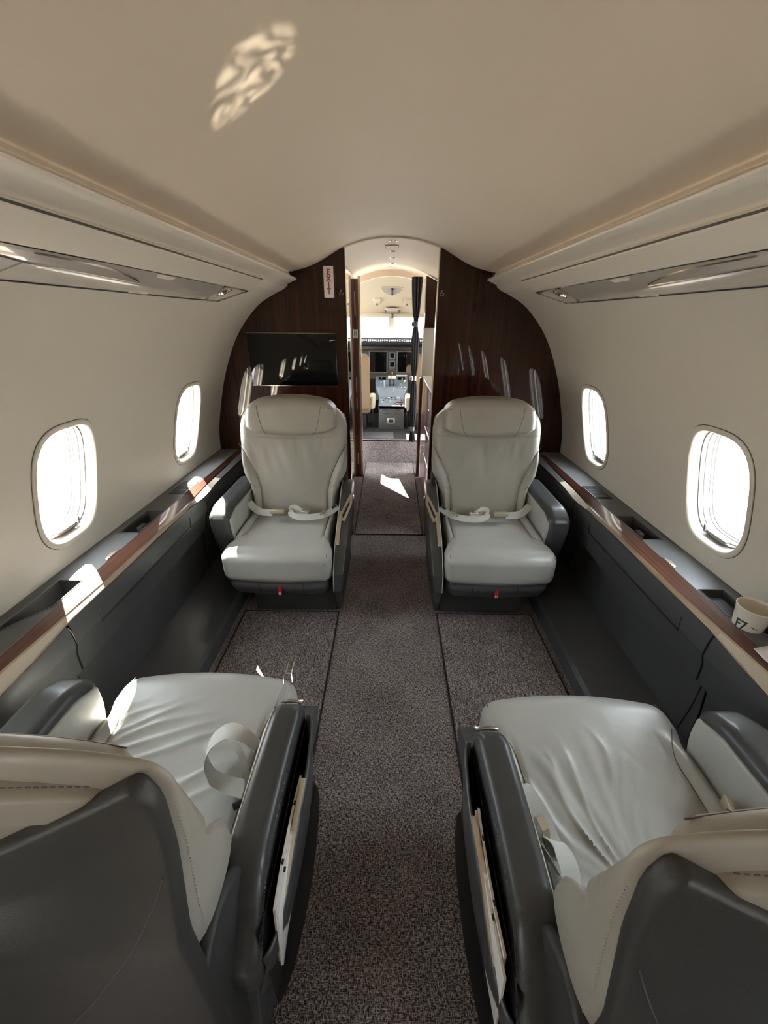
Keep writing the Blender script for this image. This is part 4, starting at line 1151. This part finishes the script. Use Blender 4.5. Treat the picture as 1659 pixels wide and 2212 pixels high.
        tg = MB().ribbon([(.206, -.352, .530), (.200, -.372, .528), (.198, -.380, .512), (.192, -.402, .500)], (1, 0, .4), 0.016, 0.003)
        B(tg, 'belt_tongue', CHR)
        B(MB().tube([(.232, -.40, .47), (.236, -.46, .455)], 0.024, 12), 'belt_reel', CHP)
        b_ = B(MB().pad((-.196, -.345, .500), (.024, .042, .014), .005, (2, 2, 2), 2, warp=lambda x, y, z: (x * (1 - .5 * (y + .345)) - .35 * (y + .345), y, z + .7 * (x + .196) + .1 * (y + .345))), 'belt_buckle', GLD, sharp=30)
        s = [(-.178, -.385, .492), (-.170, -.402, .486), (-.160, -.425, .478), (-.158, -.45, .47)]
        B(MB().ribbon(spline(s, 5), (1, .3, 0.3), 0.034, 0.0018), 'belt_strap', WEB)
    return t

FL = make_seat('cabin_seat', 'forward left light grey leather seat facing the lens, below the wall monitor', (-0.505, 1.53, 0), PI, True, False, 1.3, 'soft', (LTH, LTHW))
FR = make_seat('cabin_seat', 'forward right light grey leather seat facing the lens, against the plain veneer bulkhead', (0.505, 1.53, 0), PI, False, False, 6.7, 'soft', (LTH, LTHW))
RL = make_seat('cabin_seat', 'near left grey leather seat seen from behind, sunlit cushion edge and looped belt', (-0.505, 0.86, 0), 0, False, True, 3.1, 'cross', (LTH, LTHW))
RR = make_seat('cabin_seat', 'near right grey leather seat seen from behind, deeply creased cushion', (0.505, 0.80, 0), 0, True, True, 9.4, 'radial', (LTH, LTHW))

# magazines standing in the aisle-side pockets
def magazine(x, y, z, w_, h_, th, lean, label):
    t = thing('magazine', label, 'magazine', (x, y, z), group='magazines in the seat pockets')
    W = lambda a, b, c: (a + 0.04 * (b / w_) ** 2 * 0.3 + lean * c, b, c)
    MB().pad((0, 0, h_ / 2), (th / 2, w_ / 2, h_ / 2), 0.0006, (1, 8, 4), 1, warp=W).build('pages', PAP, t, sharp=30)
    MB().pad((-th * .6, 0, h_ / 2 + .001), (0.0006, w_ / 2 + .001, h_ / 2), 0.0004, (1, 8, 4), 1, warp=W).build('cover', WHT, t, sharp=30)
    for q, c in ((-0.2, LTHW), (0.25, RED)):
        MB().pad((0, q * w_, h_ + 0.0006), (th / 2 + .0002, 0.004, 0.0006), 0.0004, (1, 1, 1), 1, warp=W).build('printed_edge', INK if c is LTHW else WV, t, sharp=30)
    return t
magazine(-0.1815, 0.385, 0.395, 0.20, 0.190, 0.0035, 0.06, 'white magazine in the near left seat pocket, next to the armrest')
magazine(-0.1765, 0.375, 0.395, 0.19, 0.184, 0.0035, 0.06, 'white magazine in the near left seat pocket, nearer the aisle')
magazine(0.1765, 0.325, 0.395, 0.21, 0.188, 0.0035, -0.06, 'white magazine in the near right seat pocket, nearer the aisle')
magazine(0.1815, 0.335, 0.395, 0.19, 0.194, 0.0035, -0.06, 'thin magazine in the near right seat pocket, against the armrest')
# ================================================================== LIGHT
w = bpy.data.worlds.new('sky'); bpy.context.scene.world = w; w.use_nodes = True
nt = w.node_tree; bg = nt.nodes['Background']
tc = nt.nodes.new('ShaderNodeTexCoord'); sp = nt.nodes.new('ShaderNodeSeparateXYZ'); nt.links.new(tc.outputs['Generated'], sp.inputs[0])
cr = nt.nodes.new('ShaderNodeValToRGB')
cr.color_ramp.elements[0].position = 0.44; cr.color_ramp.elements[0].color = (1.0, 0.96, 0.90, 1)
cr.color_ramp.elements[1].position = 0.56; cr.color_ramp.elements[1].color = (0.82, 0.92, 1.0, 1)
mr = nt.nodes.new('ShaderNodeMapRange'); mr.inputs['From Min'].default_value = -1; mr.inputs['From Max'].default_value = 1
nt.links.new(sp.outputs['Z'], mr.inputs['Value']); nt.links.new(mr.outputs['Result'], cr.inputs['Fac'])
nt.links.new(cr.outputs['Color'], bg.inputs['Color'])
bg.inputs['Strength'].default_value = 4.2

sd = Vector((0.39, -0.52, -0.66)).normalized()
L = bpy.data.lights.new('sun', 'SUN'); L.energy = 32; L.angle = 0.009; L.color = (1.0, 0.93, 0.82)
o = bpy.data.objects.new('sun', L); COL.objects.link(o); o.rotation_euler = sd.to_track_quat('-Z', 'Y').to_euler(); o.location = (-4, 6, 5)

# added patterned spot lamp, imitates sun reflected from the left veneer onto the ceiling
S = bpy.data.lights.new('glint_stand_in', 'SPOT'); S.energy = 44; S.spot_size = math.radians(4.3); S.spot_blend = 0.5; S.shadow_soft_size = 0.004; S.color = (1.0, 0.90, 0.74)
o = bpy.data.objects.new('glint_stand_in', S); COL.objects.link(o); o.location = (-0.965, 1.85, 0.66)
o.rotation_euler = (Vector((-0.245, 0.90, 1.735)) - Vector(o.location)).to_track_quat('-Z', 'Y').to_euler()
S.use_nodes = True; nt = S.node_tree; em = nt.nodes['Emission']
tc = nt.nodes.new('ShaderNodeTexCoord'); mp = nt.nodes.new('ShaderNodeMapping'); mp.inputs['Scale'].default_value = (60, 110, 1); mp.inputs['Rotation'].default_value = (0, 0, 0.6)
n = nt.nodes.new('ShaderNodeTexNoise'); n.inputs['Scale'].default_value = 1.0; n.inputs['Detail'].default_value = 1.5; n.inputs['Distortion'].default_value = 0.8
cr = nt.nodes.new('ShaderNodeValToRGB'); cr.color_ramp.elements[0].position = 0.42; cr.color_ramp.elements[1].position = 0.62
nt.links.new(tc.outputs['Normal'], mp.inputs['Vector']); nt.links.new(mp.outputs['Vector'], n.inputs['Vector']); nt.links.new(n.outputs['Fac'], cr.inputs['Fac']); nt.links.new(cr.outputs['Color'], em.inputs['Strength'])

# ================================================================== CAMERA
f = 865.0; CX, CY = 829.5, 1106.0
y = Vector(((845 - CX) / f, (CY - 689) / f, 1.0)).normalized()
r = math.radians(0.7); u0 = Vector((math.sin(r), math.cos(r), 0)); z = (u0 - y * u0.dot(y)).normalized()
x = y.cross(z)
if x.x < 0: x = -x
# rows: world axes in lens coordinates (right, up, forward)
right = Vector((x.x, y.x, z.x)); up = Vector((x.y, y.y, z.y)); fwd = Vector((x.z, y.z, z.z))
cd = bpy.data.cameras.new('camera'); cam = bpy.data.objects.new('camera', cd); COL.objects.link(cam)
mt = Matrix((right, up, -fwd)).transposed().to_4x4(); mt.translation = Vector((0, 0, H)); cam.matrix_world = mt
cd.sensor_fit = 'VERTICAL'; cd.sensor_height = 36.0; cd.lens = f / 2212 * 36.0; cd.clip_start = 0.01
sc = bpy.context.scene; sc.camera = cam
sc.view_settings.view_transform = 'Standard'; sc.view_settings.look = 'None'; sc.view_settings.gamma = 1.0; sc.view_settings.use_curve_mapping = False
sc.view_settings.exposure = 2.3
sc.cycles.use_denoising = True
sc.cycles.max_bounces = 14; sc.cycles.diffuse_bounces = 8; sc.cycles.glossy_bounces = 6; sc.cycles.transparent_max_bounces = 12
sc.cycles.sample_clamp_indirect = 8.0
sc.cycles.caustics_reflective = False; sc.cycles.caustics_refractive = False
